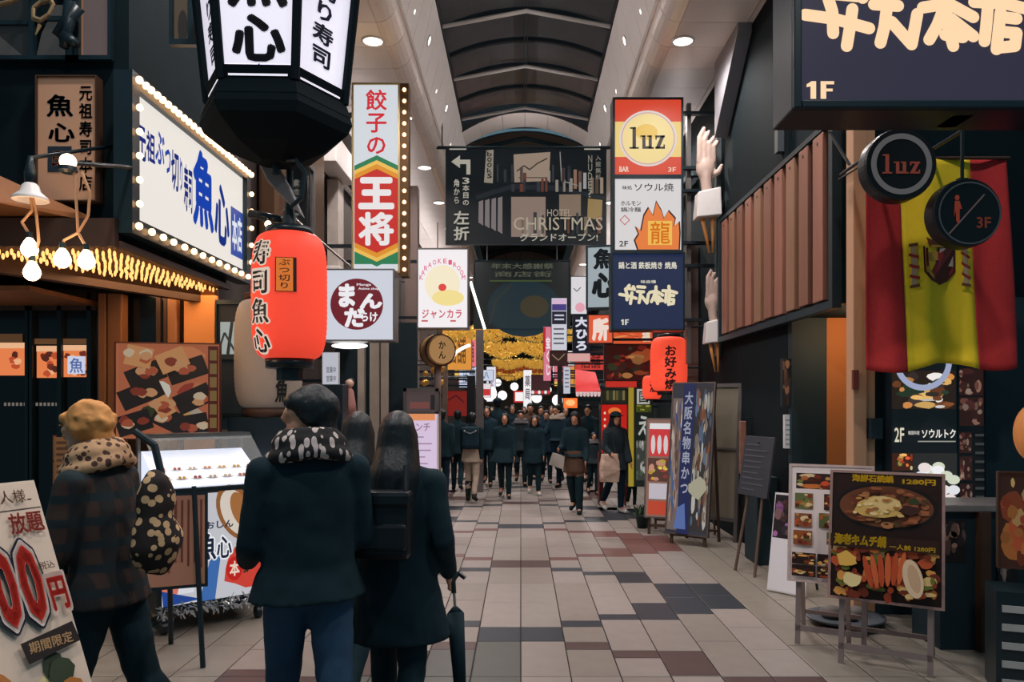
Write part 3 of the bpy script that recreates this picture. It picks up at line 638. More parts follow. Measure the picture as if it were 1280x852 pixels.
MB().add([(-hw+.02, .02, 1.11), (hw-.02, .02, 1.11), (hw-.02, dp-.08, 1.36), (-hw+.02, dp-.08, 1.36), (-hw+.02, .02, 1.10), (hw-.02, .02, 1.10), (hw-.02, dp-.08, 1.10), (-hw+.02, dp-.08, 1.10)], [(0, 1, 2, 3), (4, 5, 6, 7), (0, 1, 5, 4), (1, 2, 6, 5), (2, 3, 7, 6), (3, 0, 4, 7)]).build('lit_tray', mat('lit_ice_tray', (236, 240, 250), .3, 0, 0, emit=.85, ecol=(226, 234, 255)), r)
for x in (-.36, .36):
    for y in (.06, .54): MB().tube((x-.02, y, .05), (x+.02, y, .05), .05, .05, 14).box(x-.015, x+.015, y-.015, y+.015, .08, .17).build('caster', M_black, r)
mb = MB(); rr = random.Random(6)
for i in range(260):
    x = rr.uniform(-hw, hw); p = Vector((x, -.03+rr.uniform(-.03, .03), .19+rr.uniform(-.035, .03))); q = Vector((rr.uniform(-1, 1), rr.uniform(-1, .2), rr.uniform(-1, 1))).normalized()*.05
    mb.add([p-q*.2, p+q*.6+Vector((.006, 0, .004)), p+q, p+q*.6-Vector((.006, 0, .004))], [(0, 1, 2, 3)])
o = mb.build('tinsel_trim', mat('silver_tinsel', (200, 206, 210), .25, .6, .1), r); o['kind'] = 'stuff'
kinds = [((232, 150, 96), 'salmon'), ((240, 226, 190), 'squid'), ((190, 60, 50), 'tuna'), ((232, 190, 70), 'egg')]
for i in range(14):
    col, nm = kinds[(i*3+i//4) % 4]; x = -hw+.08+(i % 7)*.115; y = .07+(i//7)*.13
    pz = 1.125+.46*y; t = thing('sushi_plate', 'plate of %s sushi under the glass lid, %s in the %s row' % (nm, ORD[i % 7], ('front', 'back')[i//7]), 'plate', c0+Matrix.Rotation(math.radians(RZ), 3, 'Z')@Vector((x, y, pz)), RZ, 'sushi plates in the display case')
    put('dish', MATS.setdefault('_dish', shared(MB().lathe([(.03, 0), (.05, .008), (.046, .01), (.02, .006)], 16), 'dish', M_white)), t, (0, 0, 0))
    for q in (-.016, .016): put('piece', MATS.setdefault('_p'+nm, shared(MB().ball((0, 0, 0), (.012, .026, .012), 8, 6), 'piece', mat('sushi_'+nm, col, .4, 0, .2, 60))), t, (q, 0, .018))
# -- menu easel in front of the case
r = thing('menu_easel', 'tan price list board on a dark easel in front of the display case', 'menu board', (PX(208, 5.0), 5.0, 0), 22); k = 5.0/F
th = .22
def lean(mb, ang): R = Matrix.Rotation(-ang, 3, 'X'); mb.v = [tuple(R@Vector(p)) for p in mb.v]; return mb
mb = MB(); mb.box(-.25, .25, 0, .025, .52, 1.16); lean(mb, th); mb.build('board', M_black, r)
pr = Pr(1, 1, 0, 0, -.003); R = Matrix.Rotation(-th, 3, 'X'); pr.fn = lambda a, b, kk: tuple(R@Vector((a, -.003-kk*.0006, b)))
pr.rect(-.23, .54, .23, 1.14, (168, 122, 100)); rr = random.Random(3)
for i in range(11): pr.rect(.20-i*.04, .62+rr.uniform(0, .12), .214-i*.04, 1.11, (112, 60, 50))
pr.build('price_list', r, 0)
for x in (-.2, .2):
    mb = MB(); mb.tube((x*1.1, -.01, 0), (x*.8, -.01, 1.2), .018, .016); lean(mb, th); mb.build('leg', M_black, r)
MB().tube((0, .62, 0), (0, .28, 1.15), .018).build('leg', M_black, r)
# -- big leaning price board at the corner of the picture
th = .40; wB = .80
r = thing('price_board', 'cream price board with huge red yen digits leaning at the shop corner', 'sign board', (-1.405, 2.28, 0), 68)
R = Matrix.Rotation(-th, 3, 'X')
mb = MB().box(-wB/2, wB/2, 0, .03, .03, 1.585); lean(mb, th); mb.build('board', mat('cream_board', (226, 208, 188), .5, 0, .05), r)
for x in (-.38, .36): MB().tube((x, .95, 0), (x, .60, 1.40), .018).build('rear_leg', M_darkwood, r)
mk = lambda off: Pr(fn=lambda a, b, kk: tuple(R@Vector((wB/2+a, -.003-off-kk*.0006, b))))
pr = mk(0); pr.rect(-wB+.01, .05, -.006, 1.575, (226, 204, 184)); pr.rect(-wB+.01, 1.475, -.006, 1.48, (90, 70, 60)); rr = random.Random(5)
for i in range(34): pr.blob(-.05-rr.uniform(0, .68), rr.uniform(.50, .92), .045, .05, rr.choice([(190, 120, 60), (240, 220, 160), (226, 170, 70), (60, 70, 50), (200, 90, 60), (250, 236, 200)]), rr)
bd = pr.build('printed_sheet', r, 0)
pr = mk(.012); pr.text('放題', -.145, 1.385, -.02, 1.465, (176, 70, 56), bold=.03); pr.text('紹介', -.36, 1.385, -.18, 1.465, (140, 50, 40), bold=.03); pr.text('お一人様', -.25, 1.50, -.06, 1.55, (120, 90, 70), bold=.01)
DG_ = (('9', -.345, -.270), ('0', -.258, -.180), ('0', -.168, -.090))
for t, x0, x1 in DG_: pr.text(t, x0-.017, 1.035, x1+.017, 1.375, (40, 50, 70), bold=.09)
for t, x0, x1 in DG_: pr.text(t, x0-.010, 1.045, x1+.010, 1.365, (250, 232, 222), bold=.075)
for t, x0, x1 in DG_: pr.text(t, x0, 1.065, x1, 1.345, (222, 56, 42), bold=.05)
pr.text('円', -.086, 1.07, -.003, 1.23, (250, 232, 222), bold=.09); pr.text('円', -.080, 1.085, -.009, 1.215, (222, 56, 42), bold=.05); pr.text('税込', -.09, 1.24, -.03, 1.27, (110, 80, 70), bold=.02)
pr.rrect(-.12, .985, .20, .075, 8, (44, 34, 32)); pr.text('期間限定', -.20, .965, -.04, 1.005, (220, 180, 130), bold=.02); pr.build('lettering', bd, 0)
# -- big hexagonal andon lantern
DL = 5.05; cx = PX(345, DL); zc = PZ(104, DL)
r = thing('hanging_andon_lantern', 'big six-sided black framed lantern with white kanji panels hanging overhead', 'lantern', (cx, DL, PZ(196, DL)-.13))
zb_ = r.location.z; z0 = PZ(86, DL)-zb_-.13; RA = .48; TOP = 1.55
def hexr(R_, z): return [(R_*math.cos(math.radians(60*i+2)), R_*math.sin(math.radians(60*i+2)), z) for i in range(6)]
pan = mat('lantern_paper', (232, 228, 236), .6, 0, 0, emit=.72, ecol=(228, 224, 240))
mb = MB(); mb.loft([hexr(RA*.90, z0-.1), hexr(RA*.98, z0-.02)]); mb.loft([hexr(RA*1.02, z0-.19), hexr(RA*.95, z0-.10)]);
mb.loft([hexr(RA*.66, z0-.42), hexr(RA*.98, z0-.30), hexr(RA*1.04, z0-.24), hexr(RA*1.0, z0-.17)]); mb.loft([hexr(.12, z0-.50), hexr(RA*.66, z0-.42)])
mb.build('base_tray', mat('lantern_black', (13, 25, 30), .85, 0, .1, spec=.1), r)
mb = MB(); lo_, hi_ = hexr(RA*.93, z0-.1), hexr(RA*1.16, TOP)
for i in range(6): mb.tube(lo_[i], hi_[i], .028, .032, 6)
mb.build('frame_post', MATS['lantern_black'], r)
mb = MB().loft([hexr(RA*1.12, TOP), hexr(RA*1.4, TOP+.02), hexr(RA*.4, TOP+.35)]); mb.build('roof', M_black, r)
for i in range(6):
    a, b, c_, d_ = [Vector(p)*1 for p in (hexr(RA*.90, z0)[i], hexr(RA*.90, z0)[(i+1) % 6], hexr(RA*1.12, TOP)[(i+1) % 6], hexr(RA*1.12, TOP)[i])]
    po = MB().add([a, b, c_, d_], [(0, 1, 2, 3)]).build('paper_panel', pan, r)
    a2, b2 = Vector(hexr(RA*.92, z0-.085)[i]), Vector(hexr(RA*.92, z0-.085)[(i+1) % 6]); a3, b3 = Vector(hexr(RA*.93, z0-.035)[i]), Vector(hexr(RA*.93, z0-.035)[(i+1) % 6])
    q = lambda u, v, t: (u+(v-u)*t)*1.012
    MB().add([q(a2, b2, .1), q(a2, b2, .9), q(a3, b3, .9), q(a3, b3, .1)], [(0, 1, 2, 3)]).build('lower_slot', pan, r)
    nrm = (b-a).cross(d_-a).normalized(); nrm = nrm if nrm.dot(a+b) > 0 else -nrm
    fn = lambda u, v, kk, a=a, b=b, c_=c_, d_=d_, nrm=nrm: tuple((a+(b-a)*u)*(1-v)+(d_+(c_-d_)*u)*v+nrm*(.004+kk*.0006))
    pr = Pr(fn=fn)
    if i % 2 == 0:
        pr.text('心', .14, .01, .88, .30, (18, 22, 34), bold=.055); pr.text('魚', .12, .33, .90, .76, (18, 22, 34), bold=.045)
    else: pr.text('ぶつ切り寿司', .30, .06, .72, .92, (24, 36, 70), True, .04)
    pr.build('lettering', po, 0)
MB().tube((0, 0, TOP+.3), (0, 0, SOF-zb_+.02), .02).tube((0, 0, z0-.50), (0, 0, z0-.56), .025).build('hanging_chain', M_black, r)
MB().path([(.02, -.02, z0-.48), (.16, -.1, z0-.50), (.22, -.1, z0-.58), (.2, -.1, z0-.74), (.12, -.08, z0-.80)], .014).build('hook', M_black, r)
# pale carved fish tail under the lantern
b0 = P(345, 250, 5.15); r = thing('fish_ornament', 'pale grey carved fish hanging below the six-sided lantern', 'ornament', b0)
prof = [(-.19, .46), (-.14, .30), (-.05, .12), (.08, -.02), (.19, -.12), (.10, .08), (.02, .22), (-.06, .36), (-.10, .33), (-.13, .42)]
mb = MB().prism(prof, -.03, .03); mb.build('body', mat('weathered_silver', (120, 118, 120), .5, .2, .2), r, bevel=.012); MB().tube((-.05, 0, .3), (-.05, 0, .62), .01).build('cord', M_black, r)
# -- red paper lantern
DL2 = 5.2; k = DL2/F; rl = 46*k; hl = 172*k; b0 = P(362, 457, DL2)
def paper_lantern(name, label, b0, rl, hl, col, em, lit_text, extra=None, n=36, capm=M_black, capr=.62):
    r = thing(name, label, 'lantern', b0)
    prof = []
    for i in range(49):
        t = i/48; rr_ = rl*(.66+.34*(1-(abs(2*t-1))**4.2)**.5) if t not in (0, 1) else rl*.66
        prof.append((rr_*(1-.012*(i % 2)), .05*hl+t*hl*.90))
    MB().lathe(prof, n).build('paper_body', mat(name+'_paper', col, .55, 0, .04, emit=em, ecol=col), r, True)
    MB().lathe([(rl*capr*.96, 0), (rl*capr, .06*hl), (rl*capr, .0)], n).lathe([(rl*capr, -.02*hl), (rl*capr*1.03, .055*hl), (rl*.1, .056*hl)], n).build('bottom_cap', capm, r, True)
    MB().lathe([(rl*.1, .94*hl), (rl*capr*1.03, .945*hl), (rl*capr*.98, 1.0*hl), (rl*.2, 1.02*hl)], n).build('top_cap', capm, r, True)
    def rad(z):
        t = min(1, max(0, (z-.05*hl)/(.9*hl))); return rl*(.66+.34*max(0, 1-abs(2*t-1)**4.2)**.5)
    pr = Pr(fn=lambda a, b, kk: (math.sin(a)*(rad(b)+.006+kk*.0008), -math.cos(a)*(rad(b)+.006+kk*.0008), b))
    lit_text(pr, hl); pr.build('lettering', r, em*.9); return r
def tx(pr, h):
    a0 = -.54
    for i, ch in enumerate('寿司魚心'):
        zt_ = h*(.88-.205*i)
        pr.text(ch, a0-.36, zt_-.195*h, a0+.36, zt_, (250, 225, 205), bold=.10); pr.text(ch, a0-.32, zt_-.185*h, a0+.32, zt_-.01*h, (20, 18, 20), bold=.03)
    pr.rect(-.10+.04, h*.50, .46, h*.74, (40, 20, 16)); pr.rect(-.035, h*.505, .375, h*.735, (240, 130, 50)); pr.text('ぶつ切り', .03, h*.515, .31, h*.73, (30, 20, 20), True, .02)
r = paper_lantern('red_paper_lantern', 'large glowing red paper lantern with black sushi kanji and orange plaque', b0, rl, hl, (226, 66, 46), .80, tx)
MB().tube((0, 0, hl), (0, 0, hl+.16), .05, .03).tube((0, 0, hl+.14), (0, 0, hl+.62), .03, .018).build('hanger', M_black, r); MB().tube((0, 0, -.02), (.0, 0, -.10), .09).build('tassel', M_black, r)
o = MB().tube(P(313, 267, 5.3), P(352, 274, 5.25), .03, .024).ball(P(334, 278, 5.22), .028, 10, 8).build('lamp_arm', M_black, None, True); tag(o, 'black spotlight arm between the marquee bulbs and the red lantern', 'lamp')
MB().ball(P(335, 280, 5.19), .022, 10, 8).build('bulb', M_bulb, o, True)
# -- large unlit grey lantern, a faint glow put into its paper
r2 = paper_lantern('grey_paper_lantern', 'big unlit grey paper lantern standing behind the red one', P(336, 518, 7.0), 41*7.0/F, 150*7.0/F, (150, 138, 126), .10, lambda pr, h: (pr.text('酒', .45, h*.36, .95, h*.62, (24, 26, 30), bold=.04), pr.text('魚', .5, h*.1, .9, h*.3, (24, 26, 30), bold=.04)), None, 36, M_darkwood, .72)
MB().box(-.3, .3, -.2, .3, -1.66, -.02).build('dark_plinth', M_black, r2)
# shop window frames left of it
r = thing('tall_window', 'tall grey framed window with painted sign reflections beside the grey lantern', 'window', (PX(287, 7.13), 7.13, 0.2))
MB().box(-.14, -.11, -.03, .05, 0, 2.5).box(.13, .17, -.03, .05, 0, 2.5).box(-.11, .13, -.03, .05, 2.46, 2.5).box(-.11, .13, -.03, .05, 1.95, 1.99).box(-.11, .13, -.03, .05, 1.4, 1.45).build('window_frame', M_dark, r)
pr = Pr(1, 1, 0, 0, .01); pr.rect(-.11, 0, .13, 2.46, (22, 28, 30)); pr.rect(-.09, 2.0, .11, 2.3, (190, 200, 196)); pr.line([(-.02, 2.0), (.02, 2.3)], .03, (30, 40, 40)); pr.line([(.05, 2.02), (-.05, 2.2), (-.1, 2.05)], .02, (50, 60, 60)); pr.rect(-.08, .3, .06, 1.3, (70, 58, 48)); pr.rect(-.05, .9, .02, 1.0, (240, 230, 210)); pr.build('pane', r, .6)  # reflected signs are painted onto the pane and glow
# -- reflecting bronze facade with mirror window further on
br = mat('bronze_panel', (120, 92, 70), .28, .7, .15, 3)
r = thing('bronze_fascia', 'bronze shop fascia with a rounded mirror window behind the lanterns', 'fascia', (WL+.02, 9.1, 2.75), 90)
MB().box(-.75, 1.25, 0, .22, 0, 2.4).build('panel', br, r, bevel=.04); r.location.x = WL+.26
MB().box(-.35, .55, -.015, -.0, .25, 1.9).build('mirror_pane', mat('mirror_glass', (150, 150, 150), .04, 1, 0), r, bevel=.007)
MB().box(-.40, -.35, -.04, 0, .2, 1.95).box(.55, .62, -.04, 0, .2, 1.95).box(-.35, .55, -.04, 0, 1.9, 1.95).box(-.35, .55, -.04, 0, .2, .25).build('window_frame', M_frame, r)
o = MB().tube((-2.65, 8.58, PZ(262, 8.58)), P(438, 333, 8.95), .014).build('stay_rod', M_steel); tag(o, 'slanting steel stay rod between red lantern and maroon disc sign', 'rod')
r = thing('white_duct', 'pale boxed duct and beams on the wall between the lantern and dumpling sign', 'duct', (-2.86, 11.15, 3.3), 90)
MB().box(-.5, .7, -.35, 0, 0, .35).build('duct_box', M_white, r, bevel=.01); MB().box(-.5, .7, -.3, 0, 1.8, 2.2).build('beam', M_white, r, bevel=.01); MB().box(.2, .55, -.16, 0, .4, 1.75).build('pale_panel', mat('pale_panel', (176, 166, 158), .5), r)
# ================================================================= hanging signs, left row
DO = 9.45
def dr(pr):
    G, Y, O, Rd = (40, 128, 84), (246, 206, 80), (232, 152, 40), (206, 44, 38)
    pr.poly([(443, 330), (443, 212), (470, 200), (498, 212), (498, 330)], (40, 128, 84))
    for i, c in ((0, G), (1, (246, 196, 90)), (2, O), (3, Rd)):
        o = (0, 6, 11, 17)[i]; pr.poly([(443, 207+o), (471, 194+o), (498, 207+o), (498, 320-o), (471, 333-o), (443, 320-o)], c)
def tx(pr):
    for i, ch in enumerate('餃子の'): pr.text(ch, 457, 138+i*28, 484, 112+i*28, (216, 54, 64), bold=.025)
    for i, ch in enumerate('王将'): pr.text(ch, 448, 262+i*45, 493, 220+i*45, (246, 240, 240), bold=(.07, .045)[i])
r = sign('dumpling_shop_sign', 'tall white and red shop sign with green-gold chevrons and a bulb strip', 'sign', (440, 104, 500, 341), DO, .22, (222, 228, 234), .86, mat('gold_trim', (196, 170, 120), .35, .5, .1), 2.2, dr, tx, arm=WL+.27)
k = DO/F; W2 = 30*k
MB().box(W2, W2+.105, .0, .16, -.04, 237*k).build('bulb_strip', mat('bronze_strip', (96, 70, 40), .4, .5, .1), r)
for i in range(17): put('bulb', BULB, r, (W2+.055, -.015, .04+i*(236*k-.06)/16.4), sc=(.024, .02, .024))
DM = 9.0
def dr(pr): pr.ell(446, 380, 33, 32, (112, 22, 36), 40)
def tx(pr):
    w_ = (246, 244, 248); pr.text('ま', 420, 384, 446, 354, w_, bold=.07); pr.text('ん', 449, 386, 478, 366, w_, bold=.07); pr.text('だ', 430, 409, 456, 384, w_, bold=.07); pr.text('らけ', 452, 402, 472, 390, w_, bold=.05)
    pr.text('Manga', 446, 358, 464, 354, w_); pr.text('Anime shop', 448, 363, 474, 359, w_)
r = sign('round_logo_sign', 'white lightbox with a maroon disc of white hiragana under the dumpling sign', 'sign', (403, 336, 493, 426), DM, .3, (214, 218, 230), .88, M_frame, 1.6, dr, tx, arm=WL+.27)
r = thing('oval_ceiling_lamp', 'flat oval white lamp under the maroon disc sign', 'lamp', P(437, 432, 9.3))
MB().ball((0, 0, 0), (.22, .14, .035), 20, 10).build('lens', mat('lamp_lens', (250, 250, 250), .3, 0, 0, emit=2.0), r, True); MB().tube((0, 0, .02), (0, 0, .08), .05).tube((0, 0, .06), (-1.0, 0, .06), .02).build('fixture', M_steel, r)
# pillar and posts behind
o = MB().box(PX(506, 14), PX(522, 14), 14, 14.25, 0, SOF-.6).build('steel_pillar', mat('taupe_pillar', (132, 112, 106), .5, 0, .08)); tag(o, 'tall taupe pillar between the disc sign and the karaoke sign', 'pillar')
o = MB().tube((PX(499, 13), 13, 0), (PX(499, 13), 13, 4.4), .03).build('downpipe', M_frame); tag(o, 'thin grey downpipe next to the taupe pillar', 'pipe')
for x0, x1, lab in ((462, 474, 'pale timber post of the shop front left of the menu stand'), (476, 484, 'narrow pale timber post nearest the downpipe'), (447, 455, 'greenish timber post behind the dark-haired woman')):
    o = MB().box(PX(x0, 11.5), PX(x1, 11.5), 11.5, 11.64, 0, 3.0).build('shop_post', mat('pale_timber', (164, 152, 140), .6, 0, .15, 5)); tag(o, lab, 'post')
o = MB().box(PX(380, 10.3), PX(500, 10.3), 12.0, 12.1, 0, 3.0).build('shop_front_panel', M_dark); tag(o, 'dark shop front panel behind the pale timber posts', 'panel')
def tx(pr):
    for i in range(3): pr.text('営業中', 408, 466+i*11, 420, 458+i*11, (110, 110, 120))
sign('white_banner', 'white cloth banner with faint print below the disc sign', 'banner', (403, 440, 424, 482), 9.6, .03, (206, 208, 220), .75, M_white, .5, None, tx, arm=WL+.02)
r = thing('doll_display', 'small figure in a pinkish kimono on a stand by the timber posts', 'figurine', P(437, 520, 10.8)); k = 10.8/F
MB().lathe([(9*k, 0), (8*k, 14*k), (5*k, 32*k), (2*k, 36*k)], 14).build('kimono', mat('dusty_pink', (150, 104, 96), .7), r, True); MB().ball((0, 0, 41*k), 5.5*k, 12, 8).build('head', mat('doll_face', (206, 170, 150), .5), r, True); MB().ball((0, .02, 43*k), (6*k, 5*k, 5*k), 12, 8).build('hair', M_black, r, True)
MB().box(-.12, .12, -.1, .14, -P(437, 520, 10.8).z, 0).build('stand', M_darkwood, r)
o = MB().box(PX(388, 8.4), PX(428, 8.4), 8.4, 8.7, 0, PZ(480, 8.4)).build('black_cabinet', M_black, None, bevel=.01); tag(o, 'tall black cabinet beside the grey lantern', 'cabinet')
r = thing('gold_signboard', 'dark board with gold kanji low behind the man in the check scarf', 'signboard', P(352, 640, 7.2)); k = 7.2/F
MB().box(-16*k, 16*k, 0, .05, -P(352, 640, 7.2).z, 84*k).build('board', M_dark, r); pr = Pr(k, k, 0, 0, -.003); pr.text('大', -12, 50, 4, 74, (196, 178, 140), bold=.03); pr.text('入', 0, 20, 14, 44, (190, 160, 90), bold=.03); pr.build('lettering', r, .5)
# karaoke sign
def dr(pr):
    pr.ell(553, 355, 22, 24, (250, 238, 206), 32); pr.ell(560, 372, 20, 10, (248, 226, 150)); pr.ell(553, 359, 5, 4.6, (226, 70, 66))
def tx(pr):
    s_ = 'KARAOKE-ROOM'
    for i, ch in enumerate(s_):
        a = math.radians(168-i*156/11); x, y = 553+27*math.cos(a), 352-26*math.sin(a)
        pr.text(ch, x-2.2, y+3, x+2.2, y-3, (226, 96, 130), bold=.02)
    for i, ch in enumerate('ジャンカラ'): pr.text(ch, 527+i*10.4, 398, 536.5+i*10.4, 386, (206, 84, 104), bold=.03)
    pr.rect(527, 402, 535, 400, (206, 90, 90)); pr.rect(563, 402, 570, 400, (206, 90, 90))
sign('karaoke_sign', 'white lightbox with pale yellow round and pink arched karaoke lettering', 'sign', (521, 310, 586, 411), 12.6, .25, (250, 244, 246), .93, M_frame, 1.8, dr, tx, arm=WL+.02)
# drum
DD = 13.2; b0 = P(547, 438, DD); k = DD/F
r = thing('hanging_drum', 'round wooden drum with black kanji hanging under the karaoke sign', 'drum', b0, 28)
mb = MB(); prof = [(17*k, -.20), (20*k, -.1), (20.5*k, 0), (20*k, .1), (17*k, .20)]
mb.lathe(prof, 28); mb.v = [(x, z, y) for x, y, z in mb.v]; mb.build('shell', mat('pale_barrel_wood', (196, 150, 100), .5, 0, .2, 6), r, True)
pr = Pr(k, k, 0, 0, -.202); pr.ell(0, 0, 17, 17, (226, 170, 110), 28); pr.text('かん', -5, -12, 5, 12, (40, 30, 26), True, .03); pr.build('drum_head', r, .45)
for z in (-.13, .13): mb = MB(); mb.lathe([(20.4*k, -.015), (20.4*k, .015), (19*k, .015), (19*k, -.015)], 28); mb.v = [(x, q+z, y) for x, y, q in mb.v]; mb.build('hoop', M_darkwood, r)
MB().tube((0, 0, 20*k), (0, 0, 2.2), .012).tube((0, 0, -20*k), (0, 0, -b0.z), .06).build('support', mat('taupe_pillar', (132, 112, 106)), r)
# menu stand with glass case
DS = 11.6; k = DS/F; b0 = Vector((PX(526, DS), DS, 0))
r = thing('menu_stand', 'pinkish lit menu stand with a framed glass case on top by the walkers', 'menu stand', b0)
zt = PZ(485, DS); zm = PZ(517, DS); zl = PZ(590, DS)
MB().box(-22*k, 22*k, .0, .3, zm, zm+.03).box(-22*k, 22*k, 0, .3, zt-.05, zt).box(-22*k, -18*k, 0, .04, zm, zt).box(18*k, 22*k, 0, .04, zm, zt).box(-22*k, 22*k, .28, .3, zm, zt).build('case_frame', M_frame, r)
pr = Pr(1, 1, 0, 0, .03); pr.rect(-18*k, zm+.03, 18*k, zt-.05, (100, 84, 84)); pr.rect(-14*k, zm+.08, 10*k, zm+.18, (150, 90, 84)); pr.rect(12*k, zm+.06, 17*k, zt-.1, (40, 40, 44)); pr.build('case_glass', r, .5)
pr = Pr(1, 1, 0, 0, -.01); pr.rect(-20*k, zl, 20*k, zm, (226, 204, 232)); pr.rect(-20*k, zm-.1, 18*k, zm, (236, 150, 96)); pr.text('ランチ', -16*k, zm-.26, 12*k, zm-.14, (150, 120, 140)); rr = random.Random(1)
for i in range(6): pr.rect(-17*k, zm-.36-i*.1, rr.uniform(2, 16)*k, zm-.34-i*.1, (170, 140, 170))
pr.build('lit_menu', r, .85); MB().box(-22*k, 22*k, 0, .06, zl-.03, zm).box(-20*k, -17*k, 0, .06, 0, zl).box(17*k, 20*k, 0, .06, 0, zl).box(-20*k, 20*k, 0, .4, 0, .04).build('stand_body', M_white, r)
# hotel banner over the street
DH = 14.0
def dr(pr):
    pr.rect(558, 305, 757, 187, (16, 26, 32), 1)
    A = (212, 206, 190)
    pr.poly([(564, 202), (575, 194), (575, 210)], A); pr.rect(575, 205, 588, 199.5, A); pr.rect(583, 218, 588, 199.5, A)
    pr.poly([(595, 244), (640, 230), (697, 232), (757, 246), (757, 250), (697, 238), (640, 236), (595, 250)], (40, 48, 54))
    pr.poly([(605, 228), (608, 188), (617, 187), (616, 229)], (176, 166, 150)); pr.poly([(643, 228), (642, 193), (688, 190), (686, 226)], (186, 164, 144)); pr.line([(646, 214), (655, 207), (662, 212), (672, 204), (684, 198)], 1.5, (50, 44, 40)); pr.line([(648, 222), (684, 222)], 1.4, (110, 90, 80))
    pr.rect(639, 296, 682, 246, (170, 146, 134)); pr.rect(699, 270, 726, 243, (160, 138, 118)); pr.poly([(734, 272), (735, 248), (753, 250), (752, 276)], (180, 150, 96))
    for i in range(4): pr.poly([(598+i*8, 278+i*3.5), (598.5+i*8, 252-i*1.5), (604+i*8, 250-i*1.5), (604+i*8, 282+i*3.5)], (150, 140, 138))
    for i in range(3): pr.rect(717+i*6, 236, 721+i*6, 212+i*2, ((170, 130, 110), (120, 90, 80), (190, 190, 190))[i])
    for i in range(3): pr.rect(738+i*6, 242, 742+i*6, 222, ((150, 130, 110), (100, 80, 70), (180, 160, 140))[i])
    pr.line([(700, 190), (702, 226), (722, 232)], 1.2, (170, 170, 168)); rb = random.Random(3)
    for i in range(34):
        x, row = rb.uniform(618, 752), rb.choice(((228, 22), (292, 30), (240, 18))); hb = rb.uniform(.5, 1)*row[1]; pr.rect(x, row[0], x+rb.uniform(2, 4.5), row[0]-hb, rb.choice([(96, 84, 78), (140, 120, 104), (60, 64, 70), (120, 70, 56), (170, 160, 150), (44, 50, 58)]))
def tx(pr):
    A = (222, 216, 200); pr.text('3本目の', 578, 258, 587, 222, A, True, .02); pr.text('角から', 567, 256, 575, 224, A, True, .02); pr.text('左折', 567, 302, 587, 263, A, True, .03)
    pr.text('HOTEL', 684, 271, 714, 262, (205, 190, 170), bold=0); pr.text('CHRISTMAS', 642, 288, 753, 272, (214, 200, 176), bold=.0); pr.text('グランドオープン!', 650, 302, 747, 292, A, bold=.02)
    pr.text('NUDE?', 735, 248, 740, 194, (180, 176, 160), True, 0); pr.text('入館無料', 744, 226, 751, 194, (180, 176, 160), True, 0); pr.rect(562, 188, 583, 186.5, A); pr.rect(730, 188, 750, 186.5, A); pr.text('books', 609, 224, 615, 190, (40, 40, 40), True)
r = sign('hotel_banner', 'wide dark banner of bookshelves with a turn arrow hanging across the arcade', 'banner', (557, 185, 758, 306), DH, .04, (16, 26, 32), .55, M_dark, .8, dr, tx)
k = DH/F; MB().tube((-112*k, .02, 122*k), (125*k, .02, 122*k), .03).build('top_rail', M_dark, r)
for x in (-105, 118): MB().tube((x*k, .02, 122*k), (x*k, .02, SOF+.9-r.location.z), .012).build('hanger_cable', M_dark, r)
# second banner deeper in the arcade
def dr(pr):
    pr.rect(593, 410, 712, 326, (24, 36, 38)); pr.ell(655, 385, 46, 36, (26, 60, 72)); pr.ell(668, 383, 18, 14, (84, 76, 50)); pr.line([(612, 405), (620, 375), (640, 355)], 3, (60, 66, 62))
def tx(pr): pr.text('年末大感謝祭', 614, 336, 692, 329, (130, 134, 112), bold=.02); pr.text('商店街', 618, 346, 690, 339, (120, 124, 104), bold=.02); pr.rect(612, 352, 690, 350, (90, 110, 60))
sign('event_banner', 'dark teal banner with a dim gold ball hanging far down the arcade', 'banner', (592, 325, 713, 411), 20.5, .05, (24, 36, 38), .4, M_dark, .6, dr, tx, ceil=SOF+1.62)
# gold garlands across the street
gold = mat('gold_tinsel', (206, 164, 60), .35, .45, .35, 12, emit=.30, ecol=(230, 188, 90))  # glow put into the tinsel to make the garlands brighter
for i, (d, y0, y1, x0, x1, lab) in enumerate(((22.5, 408, 428, 560, 716, 'nearest and highest gold tinsel garland across the arcade'), (27, 428, 447, 606, 700, 'second gold tinsel garland across the arcade, above the orange one'), (33, 449, 461, 616, 694, 'third gold tinsel garland hanging lower down the arcade'), (40, 464, 475, 620, 688, 'fourth and lowest gold garland deep in the arcade'), (36, 456, 466, 618, 690, 'orange tinsel garland between the gold ones'))):
    a, b = P(x0, y0, d), P(x1, y1, d); r = thing('tinsel_garland', lab, 'garland', ((a.x+b.x)/2, d, b.z), 0, 'garlands across the arcade'); w_ = (b.x-a.x)/2; h_ = a.z-b.z
    mb = MB(); rr = random.Random(i)
    for q in range(1100):
        x = rr.uniform(-w_, w_); z = rr.uniform(0, h_); z = h_-(h_-z)*(.55+.45*abs(math.sin(x*2.4))); s_ = rr.uniform(.06, .13); p = Vector((x, rr.uniform(-.1, .1), z)); u = Vector((rr.uniform(-1, 1), rr.uniform(-1, 1), rr.uniform(-1, 1))).normalized()*s_; v = Vector((rr.uniform(-1, 1), rr.uniform(-1, 1), rr.uniform(-1, 1))).normalized()*s_*.5
        mb.add([p-u, p+v, p+u, p-v], [(0, 1, 2, 3)])
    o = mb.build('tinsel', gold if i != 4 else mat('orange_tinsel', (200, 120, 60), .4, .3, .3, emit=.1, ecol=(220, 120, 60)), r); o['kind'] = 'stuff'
    MB().tube((-3.2-r.location.x, 0, h_), (3.0-r.location.x, 0, h_), .02).build('cord', M_black, r)
